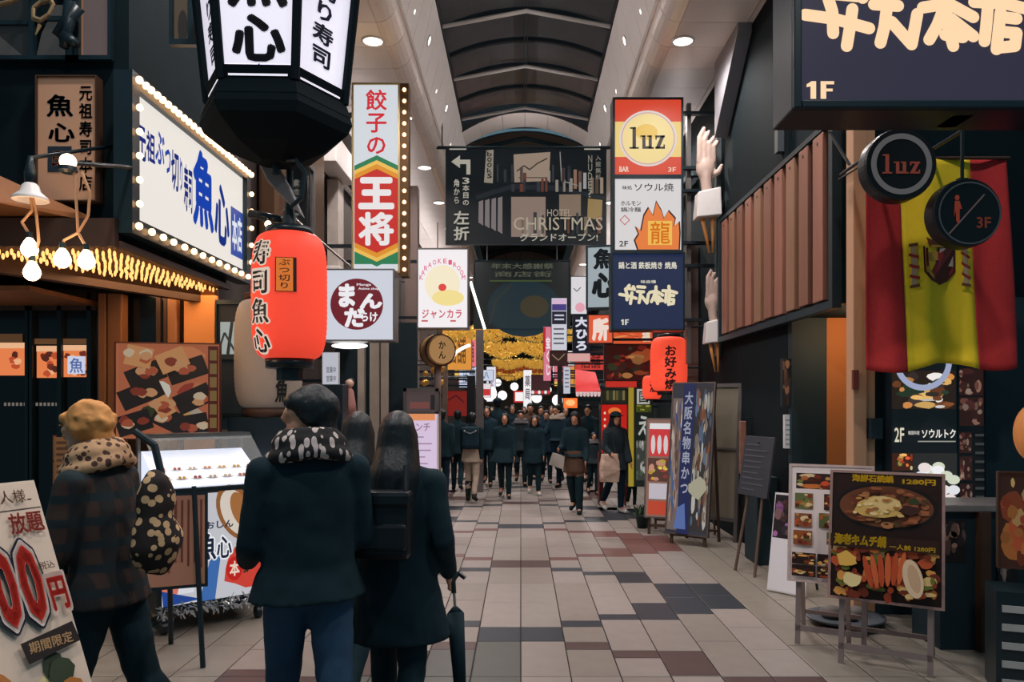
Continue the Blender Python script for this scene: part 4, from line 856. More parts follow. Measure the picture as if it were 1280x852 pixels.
# neon tube on a slant beside the event banner
o = MB().tube(P(588, 352, 17), P(606, 411, 17.4), .03).build('neon_tube', mat('white_neon', (255, 250, 250), .3, 0, 0, emit=2.2)); MB().tube(P(588, 352, 17), (WL, 17, PZ(352, 17)), .015).build('bracket', M_dark, o); tag(o, 'slanting white neon tube beside the dark event banner', 'neon tube')
# ================================================================= hanging signs, right row: stack of three
DT = 10.7
# brush strokes of the inn's four kanji, in photo pixels of the big overhead sign
INN = [[(1006, 19), (1042, 24), (1086, 36)], [(1034, -4), (1040, 15), (1041, 42)], [(1065, 12), (1062, 34), (1058, 58)], [(1052, -20), (1040, -7), (1072, -4)], [(1072, -14), (1078, -2)],
       [(1092, 6), (1122, 8)], [(1108, 10), (1105, 34), (1100, 54)], [(1114, 28), (1139, 56), (1146, 18)], [(1094, -14), (1128, -12)],
       [(1153, 10), (1185, 5), (1216, 22)], [(1183, -14), (1182, 25), (1191, 58)], [(1178, 14), (1171, 32), (1161, 50)], [(1188, 24), (1216, 46)], [(1181, 44), (1203, 47)],
       [(1217, 3), (1256, 5), (1284, 12)], [(1234, 10), (1232, 34), (1230, 52)], [(1250, 16), (1248, 34), (1245, 62)], [(1252, 22), (1270, 24)], [(1249, 40), (1270, 42), (1268, 58), (1249, 60)], [(1246, -16), (1248, 2)]]
def dr(pr):
    pr.rect(768, 196, 852, 152, (246, 214, 130)); pr.ell(810, 173, 36, 35, (250, 224, 150), 36); pr.ring(810, 173, 36, 35, .12, (232, 220, 214), 40); pr.ring(810, 173, 33.5, 32.5, .03, (210, 150, 120), 40)
    pr.ell(808, 165, 14, 10, (240, 196, 80))
def tx(pr): pr.luz(787, 186, 831, 159, (26, 22, 22)); pr.text('BAR', 774, 215, 786, 208, (246, 220, 200), bold=.04); pr.text('3F', 835, 215, 845, 209, (246, 220, 200), bold=.02)
r = sign('round_bar_sign', 'orange and yellow lightbox with luz in a white ring atop the stacked signs', 'sign', (766, 122, 854, 221), DT, .3, (226, 74, 48), .85, M_black, 2.6, dr, tx, arm=WR, group='stacked corner signs')
def dr(pr):
    pts = [(796, 312), (792, 300), (797, 292), (793, 282), (800, 288), (804, 268), (810, 258), (816, 268), (820, 250), (827, 262), (830, 272), (836, 262), (845, 272), (843, 282), (850, 276), (851, 290), (850, 312)]
    pr.poly(pts, (60, 20, 24)); cx, cy = 824, 292; pr.poly([(cx+(x-cx)*.93, cy+(y-cy)*.95+.6) for x, y in pts], (240, 130, 60)); pr.rect(810, 306, 840, 276, (250, 196, 84))
    pr.ring(781, 275, 6.5, 6.5, .2, (200, 60, 50), 4)
def tx(pr):
    pr.text('味処', 778, 237, 790, 232, (60, 60, 60)); pr.text('ソウル焼', 793, 239, 842, 229, (50, 46, 46), bold=.01); pr.text('ホルモン', 776, 257, 801, 251, (70, 66, 64)); pr.text('鍋冷麺', 776, 265, 801, 259, (70, 66, 64)); pr.text('2F', 774, 308, 785, 301, (50, 46, 46)); pr.text('龍', 812, 305, 838, 277, (226, 120, 40), bold=.015)
sign('flame_logo_sign', 'white lightbox with an orange flame drawing in the middle of the stack', 'sign', (766, 221, 854, 315), DT, .3, (226, 222, 222), .85, M_black, 2.6, dr, tx, arm=WR, group='stacked corner signs')
def tx(pr):
    A = (230, 224, 206); pr.text('鍋と酒 鉄板焼き 焼鳥', 773, 336, 846, 327, A, bold=.03); pr.text('味自慢', 801, 354, 820, 350, A)
    pr.brush(INN, 4.0, (240, 226, 190), lambda x, y: (774+(x-1003)*.255, 360+(y+8)*.29))
    pr.onef(776, 406, 786, 399, A)
sign('navy_inn_sign', 'navy lightbox with cream brush kanji at the bottom of the stack', 'sign', (764, 315, 856, 413), DT, .3, (20, 38, 74), .85, M_black, 2.0, None, tx, arm=WR, group='stacked corner signs')
o = MB().box(PX(857, 11), PX(862, 11), 10.9, 11.0, 2.3, 6.0).build('sign_mast', M_frame); tag(o, 'thin vertical mast behind the three stacked signs', 'mast')
# ---- big overhead sign
DB = 4.5; k = DB/F
r = thing('overhead_inn_sign', 'huge dark navy overhead sign with glowing peach brush kanji', 'sign', P(1140, 132, DB))
xl = (995-1140)*k; xr = 1.2; hh = 1.3
MB().box(xl-.02, xr, .01, .36, -.02, hh).box(xl-.02, xl+.03, -.02, .01, -.02, hh).box(xl+.03, xr, -.02, .01, -.02, .03).build('casing', M_black, r, bevel=.01)
pr = Pr(k, -k, -1140*k, 132*k, .0); pr.rect(1001, 128, 1390, -130, (48, 46, 66)); face = pr.build('face', r, .8)
pr = Pr(k, -k, -1140*k, 132*k, -.005); A = (255, 216, 172)
pr.brush(INN, 15, A)
pr.text('味自慢', 1060, -24, 1150, -48, A, bold=.04)
pr.onef(1007, 124, 1042, 102, A); pr.build('lettering', face, 1.0)
MB().box(.3, .42, .1, .3, -.02, 0).tube((xl+.5, .2, hh), (xl+.5, .2, SOF+2-r.location.z), .04).tube((.6, .2, hh), (.6, .2, SOF+2-r.location.z), .04).build('hanger', M_black, r)
MB().tube(P(1037, 165, 4.8)-r.location, P(1062, 206, 4.9)-r.location, .01).build('stay', M_steel, r)
# ---- plaque board on the right wall: nine wooden planks
XR = 2.74
dA, dB = 960*XR/(906-651), 960*XR/(1040-651); zb = H+.332*XR; zt = H+.885*XR; L = dA-dB
r = thing('plank_board', 'long wall board of vertical reddish wooden planks in a dark frame', 'wall board', (XR-.02, (dA+dB)/2, zb), -90)
MB().box(-L/2-.06, L/2+.18, .02, .08, -.06, zt-zb+.06).build('backing', M_black, r)
MB().box(-L/2-.06, L/2+.2, -.06, .02, -.10, -.03).box(L/2+.12, L/2+.2, -.06, .02, -.03, zt-zb+.06).box(-L/2-.06, -L/2, -.06, .02, -.03, zt-zb+.04).box(-L/2-.06, L/2+.12, -.04, .02, zt-zb, zt-zb+.05).build('frame', M_dark, r)
pm = [mat('plank_%s' % n, c, .5, 0, .3, 5, .15, stretch=(1, 1, .15)) for n, c in (('rose', (150, 100, 82)), ('tan', (146, 106, 82)), ('brown', (134, 90, 72)))]
npk = 10
for i in range(npk):
    c_ = -L/2+(i+.5)*L/npk; w_ = L/npk*.33
    o = MB().box(c_-w_, c_+w_, -.04, .02, .0+.004*(i % 3), zt-zb-.02).build('plank', pm[i % 3], r, bevel=.006)
    MB().tube((c_, -.045, zt-zb-.09), (c_, -.04, zt-zb-.09), .015).build('nail_head', M_black, o)
# dark vertical pilasters above the board
for y, zz, lab in ((8.1, 4.4, 'dark grey pilaster strip above the plank board, nearer one'), (10.64, 2.4, 'dark vertical fin at the far end of the plank board')):
    o = MB().box(WR-.07, WR-.002, y, y+.10, zz, SOF-.01).build('pilaster', mat('grey_fin', (84, 92, 96), .4, .3, .1)); tag(o, lab, 'pilaster')
o = MB().add([(2.6, 9.2, SOF-.1), (2.77, 9.2, SOF-.1), (2.77, 10.3, SOF-1.0), (2.6, 10.3, SOF-1.0), (2.6, 9.2, SOF), (2.77, 9.2, SOF), (2.77, 10.3, SOF), (2.6, 10.3, SOF)], [(0, 1, 2, 3), (4, 5, 6, 7), (0, 1, 5, 4), (1, 2, 6, 5), (2, 3, 7, 6), (3, 0, 4, 7)]).build('silver_fascia', mat('silver_sheet', (150, 150, 156), .35, .4, .05)); tag(o, 'silver wedge-shaped fascia under the soffit above the chopstick hands', 'fascia')
# ---- giant hands with chopsticks
sk = mat('painted_pale_hand', (196, 172, 160), .45, 0, .12, 6); ck = mat('chopstick_gold', (214, 150, 80), .4, 0, .2, 4)
def remesh(mb, vox, sm=4):
    me = mb.mesh('tmp'); o = bpy.data.objects.new('tmp', me); TS.collection.objects.link(o)
    m = o.modifiers.new('r', 'REMESH'); m.mode = 'VOXEL'; m.voxel_size = vox; m.use_smooth_shade = True
    if sm: q = o.modifiers.new('s', 'SMOOTH'); q.iterations = sm; q.factor = .5
    out = bpy.data.meshes.new_from_object(evaluated(o)); bpy.data.objects.remove(o, do_unlink=True); bpy.data.meshes.remove(me)
    out.polygons.foreach_set('use_smooth', [True]*len(out.polygons)); return out
def chop_hand(label, x, y0, y1, d, sc_):
    b0 = P(x, y1, d); k = d/F; r = thing('chopstick_hand', label, 'sculpture', b0, 0, 'giant chopstick hands'); hh = (y1-y0)*k
    mb = MB()                                          # knuckles up, fingers curl round the sticks, cuff below
    mb.ball((-.02, 0, hh*.66), (.16*sc_, .10*sc_, .22*sc_), 14, 10)
    for i, (fx, fl_) in enumerate(((-.13, .60), (-.05, .52), (.03, .40), (.10, .30))):
        p0 = Vector((fx*sc_, -.02, hh*.70)); p1 = Vector(((fx-.01)*sc_, -.07*sc_, hh*.74+fl_*.5*sc_)); p2 = Vector(((fx+.05)*sc_, -.10*sc_, hh*.74+fl_*.72*sc_))
        mb.tube(p0, p1, .05*sc_, .042*sc_, 8).ball(p1, .045*sc_, 8, 6).tube(p1, p2, .042*sc_, .034*sc_, 8).ball(p2, .036*sc_, 8, 6)
    mb.tube((.10*sc_, 0, hh*.60), (.17*sc_, -.06*sc_, hh*.62), .05*sc_, .045*sc_, 8).ball((.17*sc_, -.06*sc_, hh*.62), .048*sc_, 8, 6).tube((.17*sc_, -.06*sc_, hh*.62), (.21*sc_, -.08*sc_, hh*.665), .045*sc_, .034*sc_, 8).ball((.21*sc_, -.08*sc_, hh*.665), .036*sc_, 8, 6)
    mb.tube((-.02, 0, hh*.62), (.0, 0, hh*.42), .10*sc_, .08*sc_, 10)
    me = remesh(mb, .016, 3); me.materials.append(sk); put('hand', me, r, (0, 0, 0))
    MB().add([(-.20*sc_, -.16*sc_, hh*.26), (.20*sc_, -.16*sc_, hh*.28), (.20*sc_, .16*sc_, hh*.28), (-.20*sc_, .16*sc_, hh*.26), (-.17*sc_, -.13*sc_, hh*.46), (.19*sc_, -.13*sc_, hh*.50), (.19*sc_, .13*sc_, hh*.50), (-.17*sc_, .13*sc_, hh*.46)], [(0, 3, 2, 1), (4, 5, 6, 7), (0, 1, 5, 4), (1, 2, 6, 5), (2, 3, 7, 6), (3, 0, 4, 7)]).build('cuff', M_white, r, bevel=.015)
    for s_ in (-.06, .05): MB().tube((s_*1.6*sc_, -.02, hh*.30), (s_*.5*sc_+.06*sc_, -.02, 0), .04*sc_, .018*sc_, 8).build('chopstick', ck, r, True)
    MB().box(0, WR-b0.x-.002, .02, .06, hh*.36, hh*.40).build('wall_bracket', M_black, r)
chop_hand('giant pale hand gripping golden chopsticks on the wall beside the flame sign', 884, 155, 316, 10.48, .85)
chop_hand('lower giant hand with chopsticks beside the red dining lantern', 892, 330, 465, 10.48, .66)
o = MB().box(PX(857, 11.95), PX(873, 11.95), 11.95, 12.1, 0, 4.2).build('timber_pilaster', mat('grey_timber', (96, 86, 78), .6, 0, .25, 5)); tag(o, 'grey timber pilaster beside the red lantern with black kanji', 'pilaster')
# ================================================================= RIGHT SIDE, near shop
DFW = 6.3
o = MB().box(PX(1060, DFW), PX(1077, DFW), DFW-.1, DFW+.04, 0, 4.6).box(PX(1079, DFW), PX(1090, DFW), DFW-.06, DFW+.04, 0, 4.6).build('timber_pillar', mat('peach_timber', (196, 152, 118), .55, 0, .12, 4, stretch=(1, 1, .1)), None, bevel=.008); tag(o, 'pale peach timber pillar beside the striped flag', 'pillar')
MB().box(PX(1078, DFW), PX(1092, DFW), DFW-.16, DFW-.06, PZ(547, DFW), PZ(522, DFW)).build('switch_box', M_dark, o); MB().box(PX(1058, DFW), PX(1065, DFW), DFW-.13, DFW-.1, PZ(487, DFW), PZ(463, DFW)).build('red_plate', mat('faded_red', (110, 54, 44), .6), o)
l = bpy.data.lights.new('passage_lamp', 'POINT'); l.energy = 16; l.color = (1, .60, .32); l.shadow_soft_size = .1; lo = bpy.data.objects.new('passage_lamp', l); link(lo); lo.location = (3.3, 7.2, 2.45)
# flag
DG = 5.75; k = DG/F
def flagpt(a, b):       # a 0..1 across, b 0..1 down (photo corners)
    x = (1-a)*(1082+b*6)+a*(1257+b*10); y = 198+b*(263+a*-4+6*math.sin(a*9))
    dd = DG+.05*math.sin(a*10+b*2)*(.35+.65*b)+.03*math.sin(a*23+1.3)*b
    p = P(x, y, DG); return Vector((p.x, dd, p.z))
r = thing('striped_flag', 'large red and yellow flag with a crest hanging on the shop front', 'flag', flagpt(.5, 1.0)); b0 = r.location.copy()
fr, fy = mat('flag_red_cloth', (186, 44, 46), .8, 0, .15, 40, .1), mat('flag_yellow_cloth', (255, 214, 40), .8, 0, .1, 40, .1)
for nm, a0, a1, m in (('red_band', 0, .245, fr), ('yellow_band', .245, .755, fy), ('red_band', .755, 1, fr)):
    mb = MB(); na, nb = 14, 30
    V_ = [flagpt(a0+(a1-a0)*i/na, j/nb)-b0 for j in range(nb+1) for i in range(na+1)]; N = len(V_)
    fs = [(j*(na+1)+i, j*(na+1)+i+1, (j+1)*(na+1)+i+1, (j+1)*(na+1)+i) for j in range(nb) for i in range(na)]
    o = mb.add(V_, fs).build(nm, m, r, True); q = o.modifiers.new('cloth', 'SOLIDIFY'); q.thickness = .004
pr = Pr(fn=lambda a, b, kk: tuple(flagpt(a, b)-b0+Vector((0, -.006-.0008*kk, 0))))
rr = random.Random(8); cr = (110, 50, 40)
sh = lambda q, col: pr.poly([(.50+(x)*.115*q, .52+y*.085*q) for x, y in ((-1, -1), (1, -1), (1, .3), (.6, .8), (0, 1.05), (-.6, .8), (-1, .3))], col)
sh(1.12, (84, 36, 30)); sh(1.0, (150, 40, 36)); pr.poly([(.50, .44), (.612, .44), (.612, .525), (.50, .525)], (206, 190, 170)); pr.poly([(.388, .525), (.50, .525), (.50, .60), (.43, .585), (.388, .545)], (214, 160, 50)); pr.rect(.40, .46, .48, .50, (206, 150, 60)); pr.rect(.54, .455, .57, .51, (120, 50, 90)); pr.ell(.50, .525, .03, .022, (40, 60, 120))
pr.poly([(.41, .43), (.39, .385), (.43, .40), (.46, .37), (.50, .395), (.54, .37), (.57, .40), (.61, .385), (.59, .43)], (110, 60, 34)); pr.rect(.42, .425, .58, .435, (190, 140, 50)); pr.ell(.50, .375, .018, .014, (110, 60, 34))
for x in (.31, .69):
    pr.rect(x-.016, .42, x+.016, .60, (176, 150, 120)); pr.rect(x-.03, .60, x+.03, .615, (110, 70, 40)); pr.rect(x-.028, .405, x+.028, .42, (110, 70, 40))
    for q in range(3): pr.line([(x-.03, .455+q*.05), (x+.03, .475+q*.05)], .014, (150, 44, 36))
pr.build('crest', r, 0)
MB().tube(flagpt(-.02, 0)-b0, flagpt(1.02, 0)-b0, .012).build('flag_rod', M_darkwood, r)
MB().tube(flagpt(.05, 0)-b0, flagpt(.05, 0)-b0+Vector((0, .6, .02)), .008).tube(flagpt(.95, 0)-b0, flagpt(.95, 0)-b0+Vector((0, .6, .02)), .008).build('wall_hook', M_black, r)
# round bar signs
def round_sign(label, cx, cy, rad, d, fn):
    c = P(cx, cy, d); k = d/F; r = thing('round_hanging_sign', label, 'sign', c, 0, 'round bar signs'); R_ = rad*k
    mb = MB().lathe([(R_*.2, -.02), (R_*.97, -.02), (R_, 0), (R_, .10), (R_*.97, .12), (R_*.2, .12)], 48); mb.v = [(x, z, y) for x, y, z in mb.v]; mb.build('drum_casing', mat('slate_disc', (26, 32, 36), .4, 0, .1), r)
    pr = Pr(k, -k, 0, 0, -.022); fn(pr); pr.build('lettering', r, .35)
    zz = max(R_*.9, PZ(190, DG)-c.z); MB().tube((0, .05, R_*.9), (0, .05, zz+.02), .012).tube((0, .05, zz), (0, DFW+.04-d, zz), .014).box(-R_*.14, R_*.14, .03, .07, R_*.9, R_*1.06).build('bracket', M_black, r)
round_sign('dark round sign with a grey ring and red luz lettering before the flag', 1125, 206, 45, 5.35, lambda pr: (pr.ring(0, 0, 38, 38, .18, (128, 126, 128), 48), pr.luz(-24, 12, 23, -12, (160, 76, 62))))
round_sign('dark round sign with a red figure, slash and floor number on the flag', 1208, 266, 43, 5.25, lambda pr: (pr.ring(2, 1, 39, 39, .05, (74, 80, 88), 48), pr.line([(-24, 27), (20, -22)], 1.8, (120, 100, 98)), pr.ell(-14, -18, 3, 3.4, (170, 70, 50)), pr.poly([(-17, -14), (-11, -14), (-8, -4), (-11, -4), (-11, 14), (-15, 12), (-16, -2), (-18, 6)], (170, 70, 50)), pr.text('3F', 10, 20, 28, 6, (130, 66, 56), bold=.03)))
# poster columns on the front wall
DW = 6.28
def dr(pr):
    food(pr, 1114, 511, 1195, 463, 21, [(240, 190, 110), (60, 50, 46), (226, 150, 80), (230, 226, 220), (120, 70, 40), (40, 60, 44)], 30, (40, 30, 24), .2)
    pr.ring(1153, 452, 36, 36, .2, (160, 170, 200), 40); pr.rect(1114, 528, 1195, 512, (12, 20, 24)); pr.rect(1114, 566, 1195, 553, (12, 20, 24)); pr.rect(1114, 553, 1195, 528, (14, 22, 26))
    food(pr, 1114, 588, 1140, 566, 31, WARM, 10, (60, 30, 20), .3); rr = random.Random(2)
    pr.rect(1140, 640, 1195, 566, (40, 40, 40))
    for i in range(16): pr.ell(1146+rr.uniform(0, 44), 574+rr.uniform(0, 56), 8, 6, rr.choice([(246, 246, 248), (230, 232, 236), (240, 226, 222), (214, 220, 196)]), 14)
def tx(pr): pr.text('2F', 1116, 552, 1128, 534, (220, 214, 190), bold=.02); pr.text('韓国料理', 1133, 543, 1147, 538, (200, 196, 190)); pr.text('ソウルトク', 1150, 547, 1192, 536, (240, 236, 226), bold=.03); pr.rect(1145, 552, 1192, 550.5, (150, 150, 140))
sign('food_light_panel', 'tall lit panel of food pictures and white kana under the flag', 'light panel', (1112, 440, 1197, 690), DW-.06, .12, (14, 22, 26), .92, M_black, 1.2, dr, tx)
def dr(pr):
    for i, (y0, y1) in enumerate(((460, 494), (496, 532), (540, 566), (570, 600), (604, 640))): food(pr, 1198, y1, 1229 if i < 2 else 1214, y0, 40+i, [(150, 96, 84), (190, 140, 120), (110, 60, 56), (80, 50, 44), (210, 180, 160)], 12, (70, 40, 38), .25)
    for i in range(9): pr.rect(1217, 545+i*11, 1228, 542+i*11, (90, 94, 92))
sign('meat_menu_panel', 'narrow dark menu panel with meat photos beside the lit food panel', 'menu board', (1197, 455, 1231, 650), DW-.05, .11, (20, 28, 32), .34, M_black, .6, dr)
# items behind in the passage and on the dark wall
k = 7.9/F
for (x0, y0, x1, y1, lab, seed, pal, lit) in ((1046, 556, 1061, 592, 'small dark poster low on the orange passage wall', 61, [(40, 34, 30), (150, 120, 90), (90, 60, 50)], .4), (977, 448, 992, 508, 'framed brown food picture hanging on the dark wall', 62, [(110, 70, 50), (160, 110, 80), (70, 46, 36)], .45)):
    def dr(pr): food(pr, x0+1, y1-1, x1-1, y0+1, seed, pal, 14, (36, 26, 24), .3)
    sign('wall_poster', lab, 'poster', (x0, y0, x1, y1), 7.93, .04, (40, 30, 28), lit, M_dark, .8, dr)
def tx(pr):
    for i in range(6): pr.rect(982, 526+i*6, 988, 524+i*6, (120, 124, 126))
sign('white_notice', 'small white notice pinned under the framed food picture', 'notice', (980, 518, 991, 560), 7.94, .03, (176, 178, 180), .5, M_white, .5, None, tx)
r = thing('wall_lantern_strip', 'small hanging strip of pink and orange paper on the far dark wall', 'decoration', P(929, 592, 9.2)); k = 9.2/F
MB().box(-4*k, 4*k, 0, .05, 0, 66*k).build('strip', mat('pinkish_paper', (150, 104, 88), .6, 0, .6, 10), r, bevel=.01); MB().tube((0, .02, 66*k), (0, .02, 74*k), .01).tube((0, .02, 70*k), (WR-r.location.x+.02, .02, 70*k), .008).build('hook', M_black, r)
# ---- menu boards on folding stands
def board(label, c, rz, w_, z0, z1, th, frame, prn, lett=None, name='menu_board', lit=0, legm=None, foot=0):
    r = thing(name, label, 'menu board', c, rz); R = Matrix.Rotation(-th, 3, 'X'); lm = legm or mat('pinkish_alloy', (150, 132, 128), .4, .4, .1)
    mb = MB().box(-w_/2, w_/2, 0, .03, z0, z1); lean(mb, th); mb.build('board', frame, r)
    f_ = .018; mb = MB().box(-w_/2, -w_/2+f_, -.012, 0, z0, z1).box(w_/2-f_, w_/2, -.012, 0, z0, z1).box(-w_/2+f_, w_/2-f_, -.012, 0, z0, z0+f_).box(-w_/2+f_, w_/2-f_, -.012, 0, z1-f_, z1); lean(mb, th); mb.build('frame', frame, r)
    pr = Pr(fn=lambda a, b, kk: tuple(R@Vector(((a-.5)*(w_-2*f_), -.003-kk*.0004, z0+f_+b*(z1-z0-2*f_))))); prn(pr); pc = pr.build('printed_sheet', r, lit)
    if lett: p2 = Pr(fn=lambda a, b, kk: tuple(R@Vector(((a-.5)*(w_-2*f_), -.004-pr.k*.0004-kk*.0004, z0+f_+b*(z1-z0-2*f_))))); lett(p2); p2.build('lettering', pc, lit)
    for x in (-w_*.40, w_*.36):
        mb = MB().box(x, x+.035, .03, .055, 0, z1-.05); lean(mb, th); mb.build('front_leg', lm, r)
        MB().add([(x, .47, 0), (x+.03, .47, 0), (x+.03, .495, 0), (x, .495, 0), (x, (z1-.1)*math.sin(th)+.05, z1-.12), (x+.03, (z1-.1)*math.sin(th)+.05, z1-.12), (x+.03, (z1-.1)*math.sin(th)+.08, z1-.12), (x, (z1-.1)*math.sin(th)+.08, z1-.12)], [(0, 1, 2, 3), (4, 5, 6, 7), (0, 1, 5, 4), (1, 2, 6, 5), (2, 3, 7, 6), (3, 0, 4, 7)]).build('rear_leg', lm, r)
    mb = MB().box(-w_*.40, w_*.40, .03, .055, .10, .14); lean(mb, th); mb.build('crossbar', lm, r)
    MB().box(-w_*.40, w_*.40, .45, .47, .12, .15).build('crossbar', lm, r)
    return r
def prB(pr):
    pr.rect(0, 0, 1, 1, (46, 26, 20)); rr = random.Random(12)
    pr.ell(.5, .74, .47, .19, (30, 22, 22), 30); pr.ell(.5, .74, .43, .165, (120, 70, 44), 30)
    for i in range(80):
        a = rr.uniform(0, 6.28); q = rr.uniform(.1, .97); pr.blob(.5+.40*q*math.cos(a), .74+.15*q*math.sin(a), rr.uniform(.02, .07), rr.uniform(.01, .03), rr.choice([(150, 84, 50), (176, 104, 66), (120, 56, 40), (196, 130, 80), (96, 70, 40)]), rr)
    pr.blob(.45, .73, .24, .085, (226, 186, 104), rr, 14, .12); pr.blob(.47, .76, .17, .06, (240, 208, 140), rr, 12, .12); pr.blob(.72, .72, .09, .04, (70, 40, 34), rr); pr.blob(.76, .79, .05, .03, (60, 70, 40), rr)
    for i in range(26): pr.blob(.45+rr.uniform(-.24, .24), .735+rr.uniform(-.07, .07), rr.uniform(.01, .04), rr.uniform(.006, .016), rr.choice([(250, 224, 160), (206, 150, 70), (236, 196, 120), (180, 110, 60)]), rr)
    for i in range(120): pr.blob(rr.uniform(.05, .95), rr.uniform(.03, .40), rr.uniform(.02, .07), rr.uniform(.015, .045), rr.choice([(190, 110, 50), (226, 160, 80), (150, 60, 34), (200, 90, 50), (110, 120, 50), (120, 50, 30), (236, 200, 130)]), rr)
    for i in range(6): pr.ell(.36+i*.06, .22+.01*i, .028, .13, (216, 104, 58) if i % 2 else (196, 80, 44), 16, ang=18-6*i)
    pr.ell(.76, .20, .085, .15, (236, 206, 170), 20, ang=18); pr.ell(.77, .2, .05, .11, (214, 176, 140), 18, ang=18); pr.blob(.16, .30, .1, .06, (240, 190, 90), rr, 12); pr.blob(.22, .15, .08, .05, (246, 224, 160), rr, 12)
def leB(pr):
    Y = (246, 206, 40); pr.text('海鮮石焼鍋', .20, .925, .58, .985, Y, bold=.06); pr.text('1280円', .66, .92, .95, .965, Y, bold=.05); pr.rect(.01, .40, .98, .50, (54, 30, 20)); pr.text('海老キムチ鍋', .04, .415, .52, .505, Y, bold=.07, shear=.1); pr.text('一人前 1280円', .55, .41, .95, .45, Y, bold=.04)
al = mat('pinkish_alloy', (150, 132, 128), .4, .4, .1)
dBm = 5.0
board('framed hotpot menu board with yellow lettering on a folding stand', (PX(1104, dBm), dBm, 0), -30, .70, .43, 1.30, .16, mat('dusty_rose_frame', (176, 140, 132), .45, .2), prB, leB)
def prA(pr):
    pr.rect(0, 0, 1, 1, (250, 236, 232)); rr = random.Random(13)
    for i, (x0, z0, x1, z1) in enumerate(((.06, .80, .50, .94), (.66, .80, .96, .94), (.05, .62, .28, .76), (.42, .62, .78, .76), (.05, .46, .27, .58), (.36, .46, .66, .59), (.74, .46, .97, .58), (.04, .30, .28, .43), (.46, .32, .66, .43), (.76, .30, .97, .43))): food(pr, x0, z0, x1, z1, 70+i, WARM, 12, ((60, 40, 36), (150, 90, 60), (110, 120, 70))[i % 3], .3)
    for i in range(3):
        for j in range(2): food(pr, .03+i*.32, .03+j*.105, .33+i*.32, .13+j*.105, 90+i*2+j, [(60, 30, 20), (240, 170, 90), (150, 70, 40), (255, 220, 160)], 12, (44, 26, 20), .3)
    for i in range(12): pr.rect(.55+.2*rr.random(), .28+i*.055, .60+.3*rr.random(), .285+i*.055, (150, 130, 124))
dAm = 5.45
board('white photo menu board on a folding stand behind the hotpot board', (PX(1036, dAm), dAm, 0), -26, .58, .45, 1.31, .16, mat('pale_pink_frame', (210, 186, 180), .5), prA)
# white board leaning on the dark counter
r = thing('leaning_poster_board', 'slim white board with a dark photo top leaning behind the photo menu', 'poster board', (PX(982, 7.0), 7.0, 0), -48)
R2 = Matrix.Rotation(-.17, 3, 'X'); mb = MB().box(-.19, .19, 0, .02, .01, .92); lean(mb, .17); mb.build('board', M_white, r)
pr = Pr(fn=lambda a, b, kk: tuple(R2@Vector((a, -.003-kk*.0006, b)))); pr.rect(-.185, .02, .185, .91, (236, 234, 240)); food(pr, -.18, .50, .18, .9, 77, [(90, 60, 60), (60, 50, 60), (170, 110, 170), (120, 90, 90), (30, 40, 44)], 26, (44, 38, 42), .2); pr.build('printed_sheet', r, 0); MB().tube((.1, .40, 0), (.1, .17, .8), .012).build('prop', M_black, r)
# dark easel menu
r = thing('slate_easel', 'slate menu panel on a tall thin easel by the dark doorway', 'easel', (PX(926, 7.85), 7.85, 0), -72); th = .16
mb = MB().box(-.25, .25, 0, .025, .80, 1.42); lean(mb, th); mb.build('slate_panel', mat('slate_grey', (64, 66, 74), .5, 0, .15), r, bevel=.004)
R3 = Matrix.Rotation(-th, 3, 'X'); pr = Pr(fn=lambda a, b, kk: tuple(R3@Vector((a, -.003-kk*.0006, b)))); rr = random.Random(1)
for i in range(9): pr.rect(-.2, .86+i*.058, rr.uniform(0, .2), .872+i*.058, (96, 98, 106))
pr.build('chalk_lines', r, 0)
for x in (-.17, .17):
    mb = MB().tube((x, .045, 0), (x*.5, .045, 1.40), .016, .014); lean(mb, th); mb.build('leg', mat('worn_wood_leg', (110, 90, 80), .6), r)
MB().tube((0, .52, 0), (0, .22, 1.35), .014).build('leg', M_black, r)
# dark counter block
o = MB().box(2.54, 2.76, 8.25, 8.72, 0, .95).build('dark_bin', mat('dark_shop_front', (26, 48, 56)), None, bevel=.01); tag(o, 'low dark cabinet standing behind the slate easel', 'cabinet')
# beige back of an advertising frame
r = thing('advertising_frame', 'beige blank back of a tall grey framed stand by the magazine posters', 'sign stand', (PX(896, 9.8), 9.8, 0), -46); th = .07
mb = MB().box(-.24, .24, 0, .03, .30, 1.95); lean(mb, th); mb.build('panel', mat('olive_grey_panel', (120, 112, 96), .6, 0, .12, 3), r)
mb = MB().box(-.29, -.24, -.02, .04, 0, 2.0).box(.24, .29, -.02, .04, 0, 2.0).box(-.24, .24, -.02, .04, 1.95, 2.0).box(-.24, .24, -.02, .04, .25, .30).box(-.24, .24, -.02, .04, 1.15, 1.18); lean(mb, th); mb.build('frame', M_frame, r); MB().tube((-.25, .36, 0), (-.25, .15, 1.8), .015).tube((.25, .36, 0), (.25, .15, 1.8), .015).build('rear_leg', M_frame, r)
